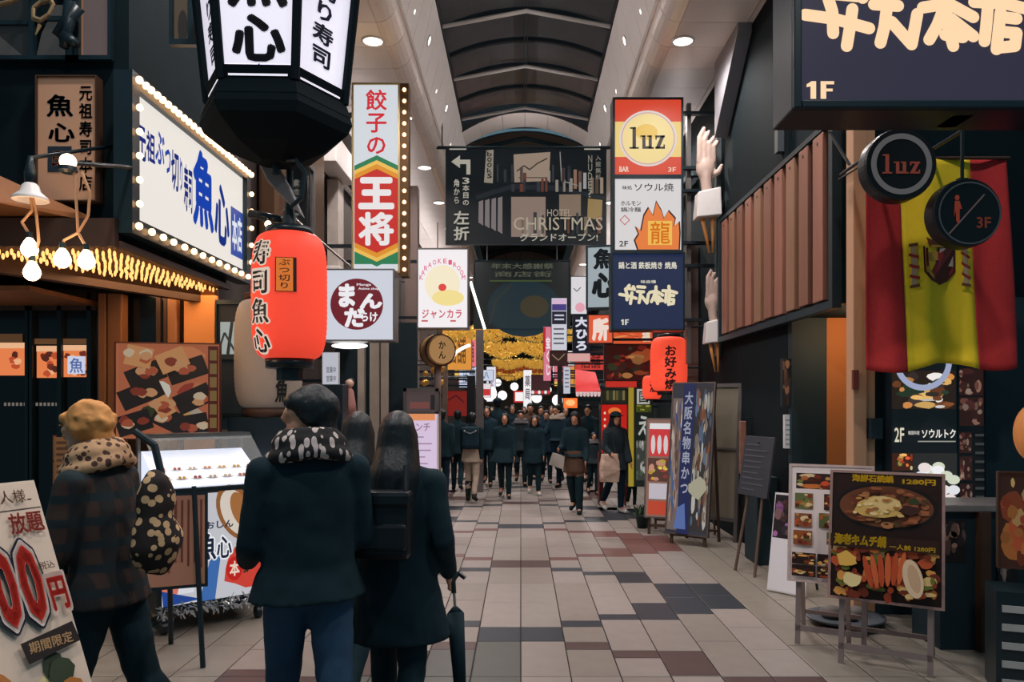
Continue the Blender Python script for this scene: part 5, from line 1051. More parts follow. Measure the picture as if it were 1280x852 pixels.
# poster stand with blue banner
def prP(pr):
    pr.rect(0, 0, 1, 1, (70, 70, 84)); food(pr, .56, .02, .99, .98, 101, [(170, 150, 130), (60, 70, 90), (200, 180, 160), (150, 90, 60), (226, 222, 214), (110, 130, 160)], 90, (70, 64, 66), .12)
    food(pr, .02, .02, .3, .9, 102, [(190, 160, 140), (226, 206, 190), (140, 100, 90), (90, 120, 180)], 60, (150, 130, 124), .14); pr.rect(.28, .0, .56, 1, (40, 52, 110)); pr.poly([(.2, .03), (.5, .03), (.45, .2), (.28, .17)], (120, 150, 226)); rr = random.Random(5); pr.blob(.75, .3, .2, .07, (226, 220, 190), rr)
def leP(pr): pr.text('大阪名物串かつ', .32, .25, .53, .95, (214, 218, 240), True, .03)
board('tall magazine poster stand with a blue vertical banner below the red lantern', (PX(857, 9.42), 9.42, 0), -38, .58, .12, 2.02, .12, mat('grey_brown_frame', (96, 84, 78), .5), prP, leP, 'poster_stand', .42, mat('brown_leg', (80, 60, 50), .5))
def prQ(pr):
    pr.rect(0, 0, 1, 1, (150, 110, 96)); pr.rect(.08, .62, .92, .94, (226, 60, 64)); 
    for i in range(4): pr.ell(.2+i*.2, .74, .07, .10, (240, 226, 226), 14)
    pr.rect(.08, .90, .92, .96, (250, 248, 250)); food(pr, .05, .36, .95, .6, 111, [(214, 170, 60), (226, 206, 90), (150, 60, 60), (200, 140, 120)], 18, (90, 60, 50), .2); pr.rect(.1, .18, .8, .34, (214, 204, 214)); pr.rect(.08, .02, .85, .16, (206, 76, 50))
board('narrow rack of red and yellow flyers beside the walkers', (PX(826, 10.15), 10.15, 0), -22, .46, .22, 1.55, .1, M_frame, prQ, None, 'flyer_rack', .7, mat('brown_leg', (80, 60, 50)))  # flyers given a glow of their own to lighten the rack
r = thing('flower_pot', 'small dark flower pot with leaves at the foot of the flyer rack', 'plant pot', (PX(803, 10.75), 10.75, 0)); MB().lathe([(.07, 0), (.10, .18), (.11, .18), (.1, .16), (.02, .16)], 16).build('pot', M_dark, r, True); mb = MB(); rr = random.Random(2)
for i in range(26): p = Vector((rr.uniform(-.09, .09), rr.uniform(-.09, .09), .17)); q = p+Vector((rr.uniform(-.08, .08), rr.uniform(-.08, .08), rr.uniform(.04, .16))); s_ = Vector((.02, .0, .01)); mb.add([p, (p+q)/2+s_, q, (p+q)/2-s_], [(0, 1, 2, 3)])
mb.build('foliage', mat('leaf_green', (44, 64, 40), .6), r)
# ---- counter on the near right edge
r = thing('street_counter', 'grey street counter with dark front at the shop under the flag', 'counter', (3.27, 5.4, 0)); 
MB().box(-.35, 1.2, 0, .45, .98, 1.03).build('top', mat('grey_counter', (130, 124, 122), .4), r, bevel=.008); MB().box(-.3, 1.2, .04, .43, 0, .98).build('front', mat('dark_shop_front', (26, 48, 56)), r)
MB().box(-.05, .02, -.03, .04, 0, .98).build('leg', M_darkwood, r); pr = Pr(1, 1, 0, 0, .036); food(pr, -.28, .62, -.12, .92, 120, [(120, 90, 80), (180, 140, 120), (60, 50, 50)], 12, (40, 34, 34), .3); food(pr, .1, .4, .24, .95, 121, [(150, 120, 110), (200, 160, 150), (60, 50, 50)], 14, (40, 34, 34), .3); pr.build('stuck_photo', r, 0)
r = thing('stone_cat_tray', 'shallow grey tray with pale stones on the ground behind the menu boards', 'tray', (PX(1056, 6.08), 6.08, 0)); MB().lathe([(.2, .02), (.27, .05), (.28, .065), (.25, .06), (.02, .04)], 24, sx=1.1).build('tray', mat('blue_grey_tray', (80, 88, 96), .5), r, True)
for i, (x, y, s_) in enumerate(((-.1, 0, .08), (.1, .02, .07), (.01, -.08, .05))): MB().ball((x, y, .05+s_*.5), (s_*1.2, s_, s_*.7), 12, 8).build('stone', mat('grey_stone', (104, 100, 98), .8, 0, .3, 12), r, True)
# orange food display and printed strips at the very edge
def dr(pr): food(pr, 1257, 710, 1330, 592, 131, [(214, 130, 60), (240, 190, 120), (150, 60, 30), (196, 90, 50)], 30, (70, 36, 24), .18)
sign('orange_food_poster', 'tilted orange food poster at the picture edge above the counter', 'poster', (1255, 590, 1332, 712), 4.75, .03, (90, 50, 34), .25, M_darkwood, 1.2, dr, None, -20, arm=3.6)
r = thing('orange_lantern', 'orange lantern fruit shape hanging at the picture edge', 'lantern', P(1292, 575, 4.8)); MB().ball((0, 0, .17), (.11, .11, .18), 24, 16).build('paper_body', mat('orange_paper', (206, 130, 70), .6, 0, .2, emit=.2), r, True); MB().tube((0, 0, .33), (0, 0, .6), .008).tube((0, 0, .6), (.7, 0, .6), .01).build('cord', M_black, r)
r = thing('price_strip_rack', 'dark rack of white price strips at the bottom corner by the counter', 'rack', (3.0, 4.55, 0), -20); MB().box(-.16, .4, 0, .3, 0, .62).build('rack_body', M_black, r)
for i in range(5): MB().box(-.13, .25, -.012, 0, .06+i*.11, .10+i*.11).build('price_strip', mat('grey_paper', (170, 170, 170), .6), r)
# ================================================================= RIGHT ROW further on
def tx(pr):
    for i, ch in enumerate('お好み焼'): pr.text(ch, 0, 0, 1, 1, (0, 0, 0))
def txl(pr, h):
    for i, ch in enumerate('お好み焼'): pr.text(ch, -.42, h*(.62-.185*i), .22, h*(.80-.185*i), (36, 14, 14), bold=.045)
DQ = 11.3; kq = DQ/F
r = paper_lantern('red_dining_lantern', 'glowing coral red lantern with black kana beside the stacked signs', P(836, 492, DQ), 23*kq, 74*kq, (236, 76, 52), .86, txl); MB().tube((0, 0, 74*kq), (0, 0, 84*kq), .02).tube((0, 0, 84*kq), (WR-r.location.x, 0, 84*kq), .015).build('hanger', M_black, r)
def txs(pr, h): pr.text('酒', -.4, h*.3, .4, h*.75, (40, 16, 16), bold=.04)
r = paper_lantern('small_red_lantern', 'small red lantern tucked behind the coral dining lantern', P(815, 500, 11.78), 12*11.78/F, 32*11.78/F, (232, 74, 50), .86, txs); MB().tube((0, 0, .36), (0, 0, .5), .02).tube((0, 0, .5), (WR-r.location.x, 0, .5), .015).build('hanger', M_black, r)
D2 = 12.2
sign('red_place_sign', 'orange red square sign with one big white kanji', 'sign', (735, 393, 766, 429), D2, .2, (236, 96, 60), .85, M_dark, .8, None, lambda pr: pr.text('所', 740, 426, 761, 397, (250, 226, 214), bold=.09), arm=WR)
sign('orange_fascia_sign', 'long orange fascia sign under the stacked navy sign', 'sign', (766, 411, 816, 430), D2+.25, .2, (232, 96, 54), .8, M_dark, .5, lambda pr: (pr.line([(768, 422), (790, 418), (800, 424)], 2, (244, 150, 90)), pr.line([(772, 416), (798, 421)], 1.4, (200, 60, 40))), lambda pr: pr.text('福', 802, 427, 813, 414, (246, 226, 200), bold=.05), arm=WR)
def dr(pr):
    food(pr, 757, 474, 817, 431, 141, [(150, 44, 34), (196, 90, 50), (70, 40, 30), (210, 140, 80), (90, 26, 24), (60, 60, 40)], 30, (70, 26, 22), .2)
sign('shop_window_display', 'reddish window display of dishes beneath the orange fascia', 'window display', (755, 430, 818, 476), D2+.5, .1, (70, 26, 22), .5, M_dark, .8, dr, None, arm=WR)
sign('red_valance', 'thin red valance strip under the window display', 'valance', (757, 476, 796, 484), D2, .1, (214, 52, 38), .7, M_dark, .3, None, None, arm=WR)
sign('yellow_column', 'bright yellow upright column panel beside green kana poster', 'panel', (785, 482, 793, 608), D2+.5, .12, (206, 178, 60), .5, M_dark, .3, None, None)
def dr(pr): pr.rect(794, 600, 815, 482, (26, 36, 30)); pr.rect(796, 505, 812, 486, (214, 214, 204)); food(pr, 795, 600, 814, 550, 151, [(150, 150, 140), (90, 110, 80), (200, 196, 190), (60, 60, 60)], 22, (70, 76, 70), .2); food(pr, 795, 515, 814, 506, 152, [(190, 180, 60), (60, 80, 40)], 8, (80, 90, 30), .3)
sign('green_kana_poster', 'tall black green poster with a white swirl next to the yellow column', 'poster', (793, 480, 816, 608), D2+.3, .08, (30, 40, 34), .55, M_dark, .4, dr, lambda pr: (pr.text('国', 798, 503, 811, 488, (40, 40, 40)), pr.text('え', 796, 545, 813, 518, (220, 222, 214), bold=.03)))
def dr(pr):
    pr.rect(762, 560, 776, 524, (150, 84, 50)); pr.ell(768, 514, 8, 5, (250, 130, 60))
    for i in range(7): pr.ell(756, 516+i*8, 1.4, 1.8, (255, 220, 190), 8)
sign('red_lit_doorway', 'red lit doorway surround with small bulbs behind the woman in cap', 'doorway', (751, 505, 784, 566), D2+.9, .3, (206, 34, 28), .75, M_dark, .5, dr, None); rd = bpy.data.objects['red_lit_doorway']; MB().box(-.25, -.18, 0, .3, -rd.location.z, 0).box(.18, .25, 0, .3, -rd.location.z, 0).build('door_jamb', mat('dark_red_jamb', (90, 30, 28), .5), rd)
def dr(pr):
    for i in range(6): pr.rect(758+i*4, 500, 761+i*4, 488, ((120, 110, 60), (60, 70, 50), (150, 140, 90))[i % 3])
sign('dark_menu_strip', 'dim yellow green menu strip above the red lit doorway', 'menu board', (752, 486, 786, 504), D2+.6, .1, (44, 46, 36), .5, M_dark, .4, dr, None, arm=WR)
# brush sign on the wall and the column of signs beyond
sign('brush_sign', 'pale grey signboard with bold black brush strokes behind the stacked signs', 'sign', (733, 306, 790, 386), 13.6, .2, (176, 190, 196), .72, M_dark, 2.5, None, lambda pr: (pr.text('心', 740, 372, 768, 340, (20, 26, 30), bold=.08), pr.text('魚', 742, 336, 768, 310, (20, 26, 30), bold=.06)), -12, arm=WR)
sign('pink_drawing_sign', 'white upright sign with a pink sketch next to the brush sign', 'sign', (713, 345, 734, 393), 15, .15, (232, 228, 232), .85, M_dark, .8, lambda pr: (pr.ell(725, 384, 6, 6, (240, 170, 186)), pr.line([(717, 360), (721, 364), (726, 359)], 1, (60, 60, 60))), None, arm=WR)
sign('calligraphy_sign', 'black upright sign with white running script above the crowd', 'sign', (716, 393, 738, 441), 15, .15, (20, 24, 36), .85, M_dark, .5, None, lambda pr: pr.text('大ひろ', 719, 439, 735, 395, (226, 226, 240), True, .06), arm=WR)
sign('list_sign', 'stacked purple, black and white tenant list sign', 'sign', (689, 372, 709, 438), 17, .15, (214, 214, 224), .85, M_dark, .5, lambda pr: (pr.rect(690, 388, 708, 380, (70, 60, 130)), pr.rect(690, 405, 708, 389, (24, 26, 44)), pr.rect(690, 380, 708, 374, (226, 190, 220))), lambda pr: [pr.rect(692, 412+i*6, 705, 410+i*6, (90, 90, 100)) for i in range(4)]+[pr.rect(693, 395+i*5, 705, 393+i*5, (210, 210, 230)) for i in range(2)], arm=WR)
sign('pink_upright_sign', 'slim pink and red upright sign left of the tenant list', 'sign', (679, 408, 689, 476), 18, .15, (226, 130, 150), .85, M_dark, .3, lambda pr: pr.rect(679.4, 440, 682, 409, (190, 40, 50)), lambda pr: pr.text('宝くじ', 682, 470, 688, 420, (250, 236, 240), True, .05), arm=WR)
sign('pale_pink_plate', 'small pale pink plate below the running script sign', 'sign', (709, 441, 738, 452), 15.4, .1, (232, 176, 170), .8, M_dark, .4, None, None, arm=WR)
sign('round_dark_sign', 'dim brownish heart-shaped sign under the tenant list', 'sign', (687, 438, 710, 457), 16.4, .1, (70, 40, 36), .5, M_dark, .4, lambda pr: pr.line([(690, 443), (698, 450), (706, 442)], 1.2, (190, 160, 130)), None, arm=WR)
sign('white_slip_sign', 'narrow white slip sign among the dark posts', 'sign', (704, 458, 713, 492), 16, .1, (206, 210, 224), .8, M_dark, .3, None, lambda pr: [pr.rect(706, 464+i*5, 711, 462+i*5, (120, 120, 140)) for i in range(5)], arm=WR)
r = thing('red_awning', 'small red awning with a white scalloped edge above the crowd', 'awning', P(731, 490, 13.0)); k = 13.0/F
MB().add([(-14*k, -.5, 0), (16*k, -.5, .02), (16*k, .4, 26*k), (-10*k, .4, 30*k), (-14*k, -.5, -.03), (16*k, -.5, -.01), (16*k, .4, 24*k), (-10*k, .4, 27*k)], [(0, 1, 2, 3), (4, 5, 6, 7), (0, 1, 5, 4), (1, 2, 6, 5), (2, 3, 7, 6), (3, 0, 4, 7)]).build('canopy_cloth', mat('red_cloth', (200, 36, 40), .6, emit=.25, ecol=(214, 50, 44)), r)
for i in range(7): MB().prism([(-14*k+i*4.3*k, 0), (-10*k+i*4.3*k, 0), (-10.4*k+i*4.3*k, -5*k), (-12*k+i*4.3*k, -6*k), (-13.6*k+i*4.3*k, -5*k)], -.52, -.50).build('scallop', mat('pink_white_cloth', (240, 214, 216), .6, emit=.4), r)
MB().tube((14*k, .3, .2), (WR-r.location.x, .3, .25), .02).build('wall_arm', M_dark, r)
sign('orange_lamp_sign', 'small orange lamp sign glowing behind the heads of the walkers', 'sign', (704, 497, 722, 510), 15.5, .2, (255, 120, 50), 1.0, M_dark, .3, lambda pr: pr.ell(713, 503, 6, 4, (255, 190, 120)), None, arm=WR)
# far left and centre
sign('white_ball_sign', 'small white sign with blue print far down on the left', 'sign', (594, 462, 617, 476), 16, .15, (214, 222, 240), .85, M_dark, .4, None, lambda pr: pr.text('丸八', 599, 473, 611, 464, (80, 100, 150), bold=.04), arm=WL)
sign('white_tower_sign', 'tall white lit sign beside the far left shop posts', 'sign', (608, 458, 620, 502), 20, .2, (232, 230, 244), .9, M_dark, .3, None, lambda pr: pr.text('喫茶店', 611, 500, 617, 462, (170, 150, 170), True, .03), arm=WL)
sign('red_white_sign', 'small red and white striped sign under the white ball sign', 'sign', (600, 479, 614, 497), 17, .15, (236, 226, 230), .9, M_dark, .3, lambda pr: pr.rect(601, 494, 613, 486, (206, 50, 50)), None, arm=WL)
sign('white_centre_sign', 'slender white lit sign at the middle of the far street', 'sign', (654, 462, 665, 512), 24, .2, (246, 244, 244), .95, M_dark, .3, None, lambda pr: pr.text('薬局', 656, 500, 663, 468, (120, 110, 120), True, .03), arm=WR)
sign('red_ring_sign', 'white sign in a red frame far down the middle of the street', 'sign', (642, 488, 657, 503), 26, .2, (250, 246, 244), .95, mat('red_frame', (190, 40, 36), .5, emit=.4), 2, None, None, arm=WR)
sign('red_scalloped_sign', 'dark sign with bright red and white edging far down the street', 'sign', (664, 468, 688, 494), 22, .2, (60, 26, 30), .8, M_dark, .2, lambda pr: [pr.ell(666+i*4, 490, 2, 2.4, ((250, 240, 240), (220, 50, 50))[i % 2], 8) for i in range(6)], None, arm=WR)
for (gx, gy, gd_, gl_) in ((628, 494, 25, 'added white globe lamp just above the tall hat walker'), (643, 483, 29, 'added white globe lamp above the red framed sign'), (671, 497, 23, 'added white globe lamp under the red edged dark sign'), (684, 487, 27, 'added white globe lamp beside the pink upright sign, above the crowd'), (622, 478, 31, 'added far white globe lamp beside the tall white sign'), (697, 500, 21, 'added white globe lamp above the teal jacket walker')):
    r = thing('white_globe_lamp', gl_, 'lamp', P(gx, gy, gd_)); MB().ball((0, 0, 0), .15, 14, 10).build('globe', mat('globe_glow', (250, 246, 246), .3, 0, 0, emit=1.6), r, True); wx_ = (WL if gx < 650 else WR)-r.location.x; MB().tube((0, 0, .13), (0, 0, .4), .015).tube((0, 0, .4), (wx_, 0, .4), .015).build('arm', M_dark, r)  # globes added to brighten the far street, in place of white signs
r = thing('white_globe_lamp', 'white globe lamp over the far left walkers', 'lamp', P(612, 498, 18)); MB().ball((0, 0, .12), .17, 16, 10).build('globe', mat('globe_glow', (250, 246, 246), .3, 0, 0, emit=1.6), r, True); MB().tube((0, 0, .26), (0, 0, .5), .02).tube((0, 0, .5), (WL-r.location.x, 0, .5), .02).build('arm', M_dark, r)
sign('red_shop_curtain', 'dark red shop curtain panel left of the far street', 'curtain', (556, 488, 584, 520), 15.6, .08, (150, 36, 30), .55, M_dark, .4, lambda pr: pr.line([(560, 500), (570, 494), (580, 503)], 1.5, (60, 16, 20)), None, arm=WL)
for i, (x0, x1, y0, y1, col, lab) in enumerate(((595, 604, 412, 520, (110, 104, 104), 'grey lamp post left of the gold garlands'), (553, 559, 450, 560, (110, 92, 82), 'brown post behind the hanging drum'), (584, 594, 470, 560, (24, 28, 34), 'black post near the red shop curtain'), (697, 703, 455, 560, (34, 34, 40), 'dark post under the tenant list sign'))):
    d = 15+i*.3+(2 if i == 3 else 0); o = MB().box(PX(x0, d), PX(x1, d), d, d+.12, 0, PZ(y0, d)).build('street_post', mat('post_%d' % i, col, .5)); tag(o, lab, 'post')
r = thing('gold_trinkets', 'cluster of gold ornaments under the hanging drum', 'decoration', P(540, 480, 13.6)); rr = random.Random(4)
for i in range(9): MB().ball((rr.uniform(-.2, .2), 0, rr.uniform(0, .34)), rr.uniform(.04, .08), 10, 7).build('ornament', mat('gold_ball', (206, 150, 70), .3, .6, .2, emit=.1), r, True)
MB().tube((0, 0, .1), (0, 0, .5), .01).tube((0, 0, .35), (WL-r.location.x, 0, .35), .015).build('hook', M_dark, r)
r = thing('curved_white_lamp', 'white curved lamp arm beside the hanging drum', 'lamp', P(584, 434, 14)); k = 14/F; MB().path([(-20*k, 0, -16*k), (-14*k, 0, -6*k), (-4*k, 0, 0), (4*k, 0, 3*k)], .03).build('tube', mat('lamp_glow', (250, 240, 230), .3, 0, 0, emit=1.2), r, True); MB().tube((-20*k, 0, -16*k), (WL-r.location.x, 0, -16*k), .015).build('arm', M_dark, r)
# strips of small lit shop fronts deep in the street
fc = [((226, 150, 60), 'amber'), ((240, 236, 240), 'white'), ((206, 60, 50), 'red'), ((236, 190, 90), 'yellow'), ((210, 220, 246), 'bluish'), ((240, 120, 130), 'pink')]
rr = random.Random(17); n = 0
for side in (-1, 1):
    for i in range(8):
        d = 24+i*2.6; (c_, nm) = fc[(i*5+(side > 0)*2) % 6]; z = rr.uniform(2.3, 3.2); w_ = rr.uniform(.6, 1.0); h_ = rr.uniform(.5, 1.3); x = side*(rr.uniform(1.7, 2.3)+(.12 if side < 0 else 0))
        xx, yy = VX+x/d*F, VY-(z-H)/d*F; q = F/d
        sign('distant_shop_sign', '%s lit shop sign deep in the street, number %s along the %s' % (nm, ['one', 'two', 'three', 'four', 'five', 'six', 'seven', 'eight'][i], 'drum side' if side < 0 else 'lantern side'), 'sign', (xx-w_/2*q, yy-h_*q, xx+w_/2*q, yy), d, .2, c_, .9, M_dark, .3, None, lambda pr: pr.text('店舗', xx-w_*.3*q, yy-.15*h_*q, xx+w_*.3*q, yy-.85*h_*q, tuple(v*.5 for v in c_)), group='distant shop signs', arm=WL if side < 0 else WR)
# ================================================================= PEOPLE
SKIN = mat('skin_tone', (206, 150, 120), .5, 0, .06, 20)
def cloth(name, col, rough=.85): return mat(name, col, rough, 0, .25, 14, .15, spec=.2)
K_ = cloth('black_wool', (21, 44, 52)); N_ = cloth('navy_wool', (22, 44, 60)); D_ = mat('dark_hair', (26, 34, 38), .45, 0, .5, 30, .35, spec=.3, stretch=(3, 3, .25)); J_ = cloth('blue_denim', (52, 78, 104)); G_ = cloth('charcoal_cloth', (44, 56, 62))
BE = cloth('beige_cloth', (176, 158, 142)); TE = cloth('teal_cloth', (26, 50, 62)); BR = cloth('brown_cloth', (92, 70, 58)); GR = cloth('grey_cloth', (110, 108, 110)); SHOE = mat('dark_leather', (24, 22, 22), .4, 0, .1); WSH = mat('white_rubber', (206, 204, 202), .5)
def checker(name, a, b, sc, st=(1, 1, 1)):
    if name in MATS: return MATS[name]
    m = bpy.data.materials.new(name); MATS[name] = m; m.use_nodes = True; nt = m.node_tree; t = nt.nodes.new('ShaderNodeTexVoronoi') ; t.inputs['Scale'].default_value = sc
    tc = nt.nodes.new('ShaderNodeTexCoord'); mp = nt.nodes.new('ShaderNodeMapping'); mp.inputs['Scale'].default_value = st; nt.links.new(tc.outputs['Object'], mp.inputs[0]); nt.links.new(mp.outputs[0], t.inputs['Vector']); rp = nt.nodes.new('ShaderNodeValToRGB'); rp.color_ramp.interpolation = 'CONSTANT'
    rp.color_ramp.elements[0].color = lin(b); rp.color_ramp.elements[1].color = lin(a); rp.color_ramp.elements[1].position = .42; nt.links.new(t.outputs['Distance'], rp.inputs[0]); nt.links.new(rp.outputs[0], nt.nodes['Principled BSDF'].inputs['Base Color']); nt.nodes['Principled BSDF'].inputs['Roughness'].default_value = .85; return m
def plaid(name, a, b, c):
    m = bpy.data.materials.new(name); MATS[name] = m; m.use_nodes = True; nt = m.node_tree; tc = nt.nodes.new('ShaderNodeTexCoord'); prev = None
    for i, ax in enumerate('XZ'):
        wv = nt.nodes.new('ShaderNodeTexWave'); wv.bands_direction = ax; wv.inputs['Scale'].default_value = 3.2; wv.inputs['Distortion'].default_value = .6; nt.links.new(tc.outputs['Object'], wv.inputs['Vector'])
        rp = nt.nodes.new('ShaderNodeValToRGB'); rp.color_ramp.elements[0].position = .62; rp.color_ramp.elements[1].position = .8; nt.links.new(wv.outputs['Fac'], rp.inputs[0])
        mx = nt.nodes.new('ShaderNodeMix'); mx.data_type = 'RGBA'; mx.inputs[7].default_value = lin((b, c)[i]); nt.links.new(rp.outputs[0], mx.inputs[0])
        if prev: nt.links.new(prev, mx.inputs[6])
        else: mx.inputs[6].default_value = lin(a)
        prev = mx.outputs[2]
    nt.links.new(prev, nt.nodes['Principled BSDF'].inputs['Base Color']); nt.nodes['Principled BSDF'].inputs['Roughness'].default_value = .9; return m
def cap(mb, p0, p1, r0, r1, n=12):
    mb.ball(p0, r0, n, 8).tube(p0, p1, r0, r1, n); mb.ball(p1, r1, n, 8); return mb
def chain(mb, pts, rs, n=12):
    for a, b, r0, r1 in zip(pts[:-1], pts[1:], rs[:-1], rs[1:]): cap(mb, a, b, r0, r1, n)
    return mb
def rumple(me, amp, fr=7):
    for v in me.vertices:
        q = v.co*fr; v.co += v.normal*(amp*(noise.noise(q)+.5*noise.noise(q*2.3)))
def person(label, x, d, h, rz=0, coat=K_, hem=.55, flare=.06, legs=K_, skirt=None, shoe=SHOE, hair='short', hairm=D_, stride=18, arms=((12, 4, 10), (-12, 4, 10)), yaw=0, pitch=0, vox=.02, shape=1.0, boots=None, hat=None, collar=None, mask=None, lean_=0, group=None, sleeve=.062):
    s = h/1.75; V = Vector; near = vox < .016
    # --- skeleton
    J = {}
    for i, sd in enumerate((-1, 1)):
        a = math.radians(stride)*(1 if i == 0 else -1); kb = math.radians(10 if a > 0 else 28) if stride else 0.03
        hip = V((sd*.085, 0, .92)); kn = hip+.435*V((0, math.sin(a), -math.cos(a))); an = kn+.42*V((0, math.sin(a-kb), -math.cos(a-kb))); J[sd] = [hip, kn, an]
    dz = .075-min(J[-1][2].z, J[1][2].z)
    for sd in J:
        J[sd] = [p+V((0, 0, dz)) for p in J[sd]]; an = J[sd][2]; up = max(0, an.z-.075); toe = an+V((sd*.02, .15, -.045-min(.06, up*.7))); toe.z = max(.03, toe.z); J[sd] += [an+V((0, -.045, -.035)), toe]
    off = V((0, 0, dz)); lean_t = math.radians(lean_)
    def up_(p): p = V(p)+off; q = p-V((0, 0, .95+dz)); return V((q.x, q.y*math.cos(lean_t)+q.z*math.sin(lean_t), q.z*math.cos(lean_t)-q.y*math.sin(lean_t)))+V((0, 0, .95+dz))
    A = {}
    for sd, (sw, ab, el) in zip((-1, 1), arms):
        sh = up_((sd*.168*shape, -.005, 1.392)); a, b = math.radians(sw), math.radians(ab); e = sh+.285*V((sd*math.sin(b), math.sin(a)*math.cos(b), -math.cos(a)*math.cos(b)))
        a2 = a+math.radians(el); wv = e+.25*V((sd*math.sin(b)*.3-sd*.06*(el > 40), math.sin(a2), -math.cos(a2))); A[sd] = [sh, e, wv, (wv-e).normalized()]
    nb = up_((0, 0, 1.44)); HC = up_((0, .035, 1.622)); Ry = Matrix.Rotation(math.radians(yaw), 3, 'Z')@Matrix.Rotation(math.radians(-pitch), 3, 'X')
    hd = lambda p: HC+Ry@V(p)
    # --- body: one surface
    mb = MB(); n = 14 if near else 10
    for sd in J: chain(mb, J[sd][:3], (.078, .05, .036), n); chain(mb, [J[sd][2], J[sd][4]], (.036, .03), n); mb.ball(J[sd][3], (.035, .035, .035), n, 8)
    mb.ball(up_((0, -.01, .97)), (.145, .10, .12), n, 10).ball(up_((0, 0, 1.13)), (.125*shape, .085, .16), n, 10).ball(up_((0, 0, 1.30)), (.150*shape, .10, .16), n, 10)
    cap(mb, up_((-.14*shape, 0, 1.375)), up_((.14*shape, 0, 1.375)), .05, .05, n)
    cap(mb, nb, hd((0, -.02, -.09)), .056, .052, n)
    mb.ball(hd((0, -.012, .015)), (.074, .093, .098), n+4, 12, Ry).ball(hd((0, .03, -.055)), (.054, .055, .062), n, 10, Ry).ball(hd((0, .088, -.012)), (.012, .019, .022), 8, 6, Ry).ball(hd((0, .065, .01)), (.05, .03, .03), 10, 8, Ry).ball(hd((0, .072, -.058)), (.025, .016, .012), 8, 6, Ry)
    for sd in (-1, 1): mb.ball(hd((sd*.075, -.012, -.008)), (.010, .020, .031), 8, 6, Ry)
    for sd in A:
        sh, e, wv, u = A[sd]; chain(mb, [sh, e, wv], (.046, .037, .026), n)
        side = V((0, 1, 0)).cross(u); side = side.normalized() if side.length > .1 else V((1, 0, 0)); fw = u.cross(side).normalized()
        pc = wv+u*.055; Rm = Matrix((fw, side, u)).transposed(); mb.ball(pc, (.036, .018, .048), 10, 8, Rm)
        if near or True:
            for q in range(4):
                b_ = pc+u*.035+fw*(.027-.018*q); L = (.068, .076, .070, .055)[q]; m_ = b_+u*L*.55+side*.006*sd; t_ = m_+u*L*.40-side*sd*.016; chain(mb, [b_, m_, t_], (.0085, .0080, .0065), 6)
            tb = wv+u*.03+fw*.03; chain(mb, [tb, tb+fw*.022+u*.03, tb+fw*.022+u*.058-side*sd*.006], (.011, .0095, .0075), 6)
    me = remesh(mb, (.0085 if near else .015), 3 if near else 2); me.materials.append(SKIN)
    o = bpy.data.objects.new('person', me); link(o); o.location = (x, d, 0); o.rotation_euler[2] = math.radians(rz); o.scale = (s, s, s); tag(o, label, 'person', group)
    # --- face
    for sd in (-1, 1):
        MB().ball(hd((sd*.030, .071, .012)), (.013, .010, .008), 10, 6, Ry).build('eye', mat('eye_white', (200, 190, 184), .3), o, True); MB().ball(hd((sd*.030, .079, .012)), (.006, .004, .006), 8, 6, Ry).build('iris', mat('dark_iris', (24, 18, 16), .2), o, True)
        MB().ball(hd((sd*.031, .077, .034)), (.019, .007, .004), 8, 6, Ry).build('eyebrow', hairm, o, True)
    if mask is None: MB().ball(hd((0, .086, -.058)), (.021, .006, .005), 8, 6, Ry).build('lips', mat('lip_tone', (150, 84, 76), .5), o, True)
    # --- hair
    hb = MB(); hb.ball(hd((0, -.026, .030)), (.087, .098, .098), 14, 10, Ry)
    if hair == 'long':
        hb.ball(hd((0, -.055, -.04)), (.098, .07, .12), 14, 10, Ry); chain(hb, [hd((0, -.05, .02)), hd((0, -.06, -.08)), up_((0, -.085, 1.42)), up_((0, -.125, 1.18))], (.094, .104, .122, .095), 14); 
        for sd in (-1, 1): chain(hb, [hd((sd*.062, .0, .0)), up_((sd*.085, -.05, 1.42)), up_((sd*.06, -.11, 1.22))], (.035, .045, .04), 10)
    elif hair == 'bob': hb.ball(hd((0, -.04, -.03)), (.098, .085, .115), 14, 10, Ry)
    elif hair == 'bowl':
        hb.ball(hd((0, -.035, .022)), (.098, .104, .094), 14, 10, Ry); hb.ball(hd((0, .022, .052)), (.084, .074, .050), 14, 10, Ry); hb.ball(hd((0, -.06, -.055)), (.082, .06, .075), 12, 8, Ry)
        for sd in (-1, 1): hb.ball(hd((sd*.076, -.022, .0)), (.020, .040, .05), 10, 8, Ry)
    elif hair == 'curly':
        rr = random.Random(5); hb.ball(hd((0, -.03, .02)), (.092, .104, .096), 14, 10, Ry)
        for i in range(70):
            th, ph = rr.uniform(0, math.pi*.62), rr.uniform(0, 6.28); u = V((math.sin(th)*math.cos(ph), math.sin(th)*math.sin(ph), math.cos(th)))
            if u.y > .55 and u.z < .45: continue
            hb.ball(hd((u.x*.084, -.028+u.y*.094, .02+u.z*.088)), rr.uniform(.014, .022), 8, 6)
        hb.ball(hd((0, .055, .062)), (.06, .035, .03), 10, 8, Ry); hb.ball(hd((0, -.07, -.05)), (.065, .045, .055), 12, 8, Ry)
    else: hb.ball(hd((0, -.05, -.02)), (.080, .062, .075), 12, 8, Ry); hb.ball(hd((0, .04, .075)), (.06, .04, .03), 10, 8, Ry)
    me = remesh(hb, .009 if near else .016, (3 if hair == 'curly' else 14) if near else 2); me.materials.append(hairm)
    if near: rumple(me, .006 if hair == 'curly' else (.0035 if hair == 'bowl' else .0018), 24)
    put('hair', me, o, (0, 0, 0))
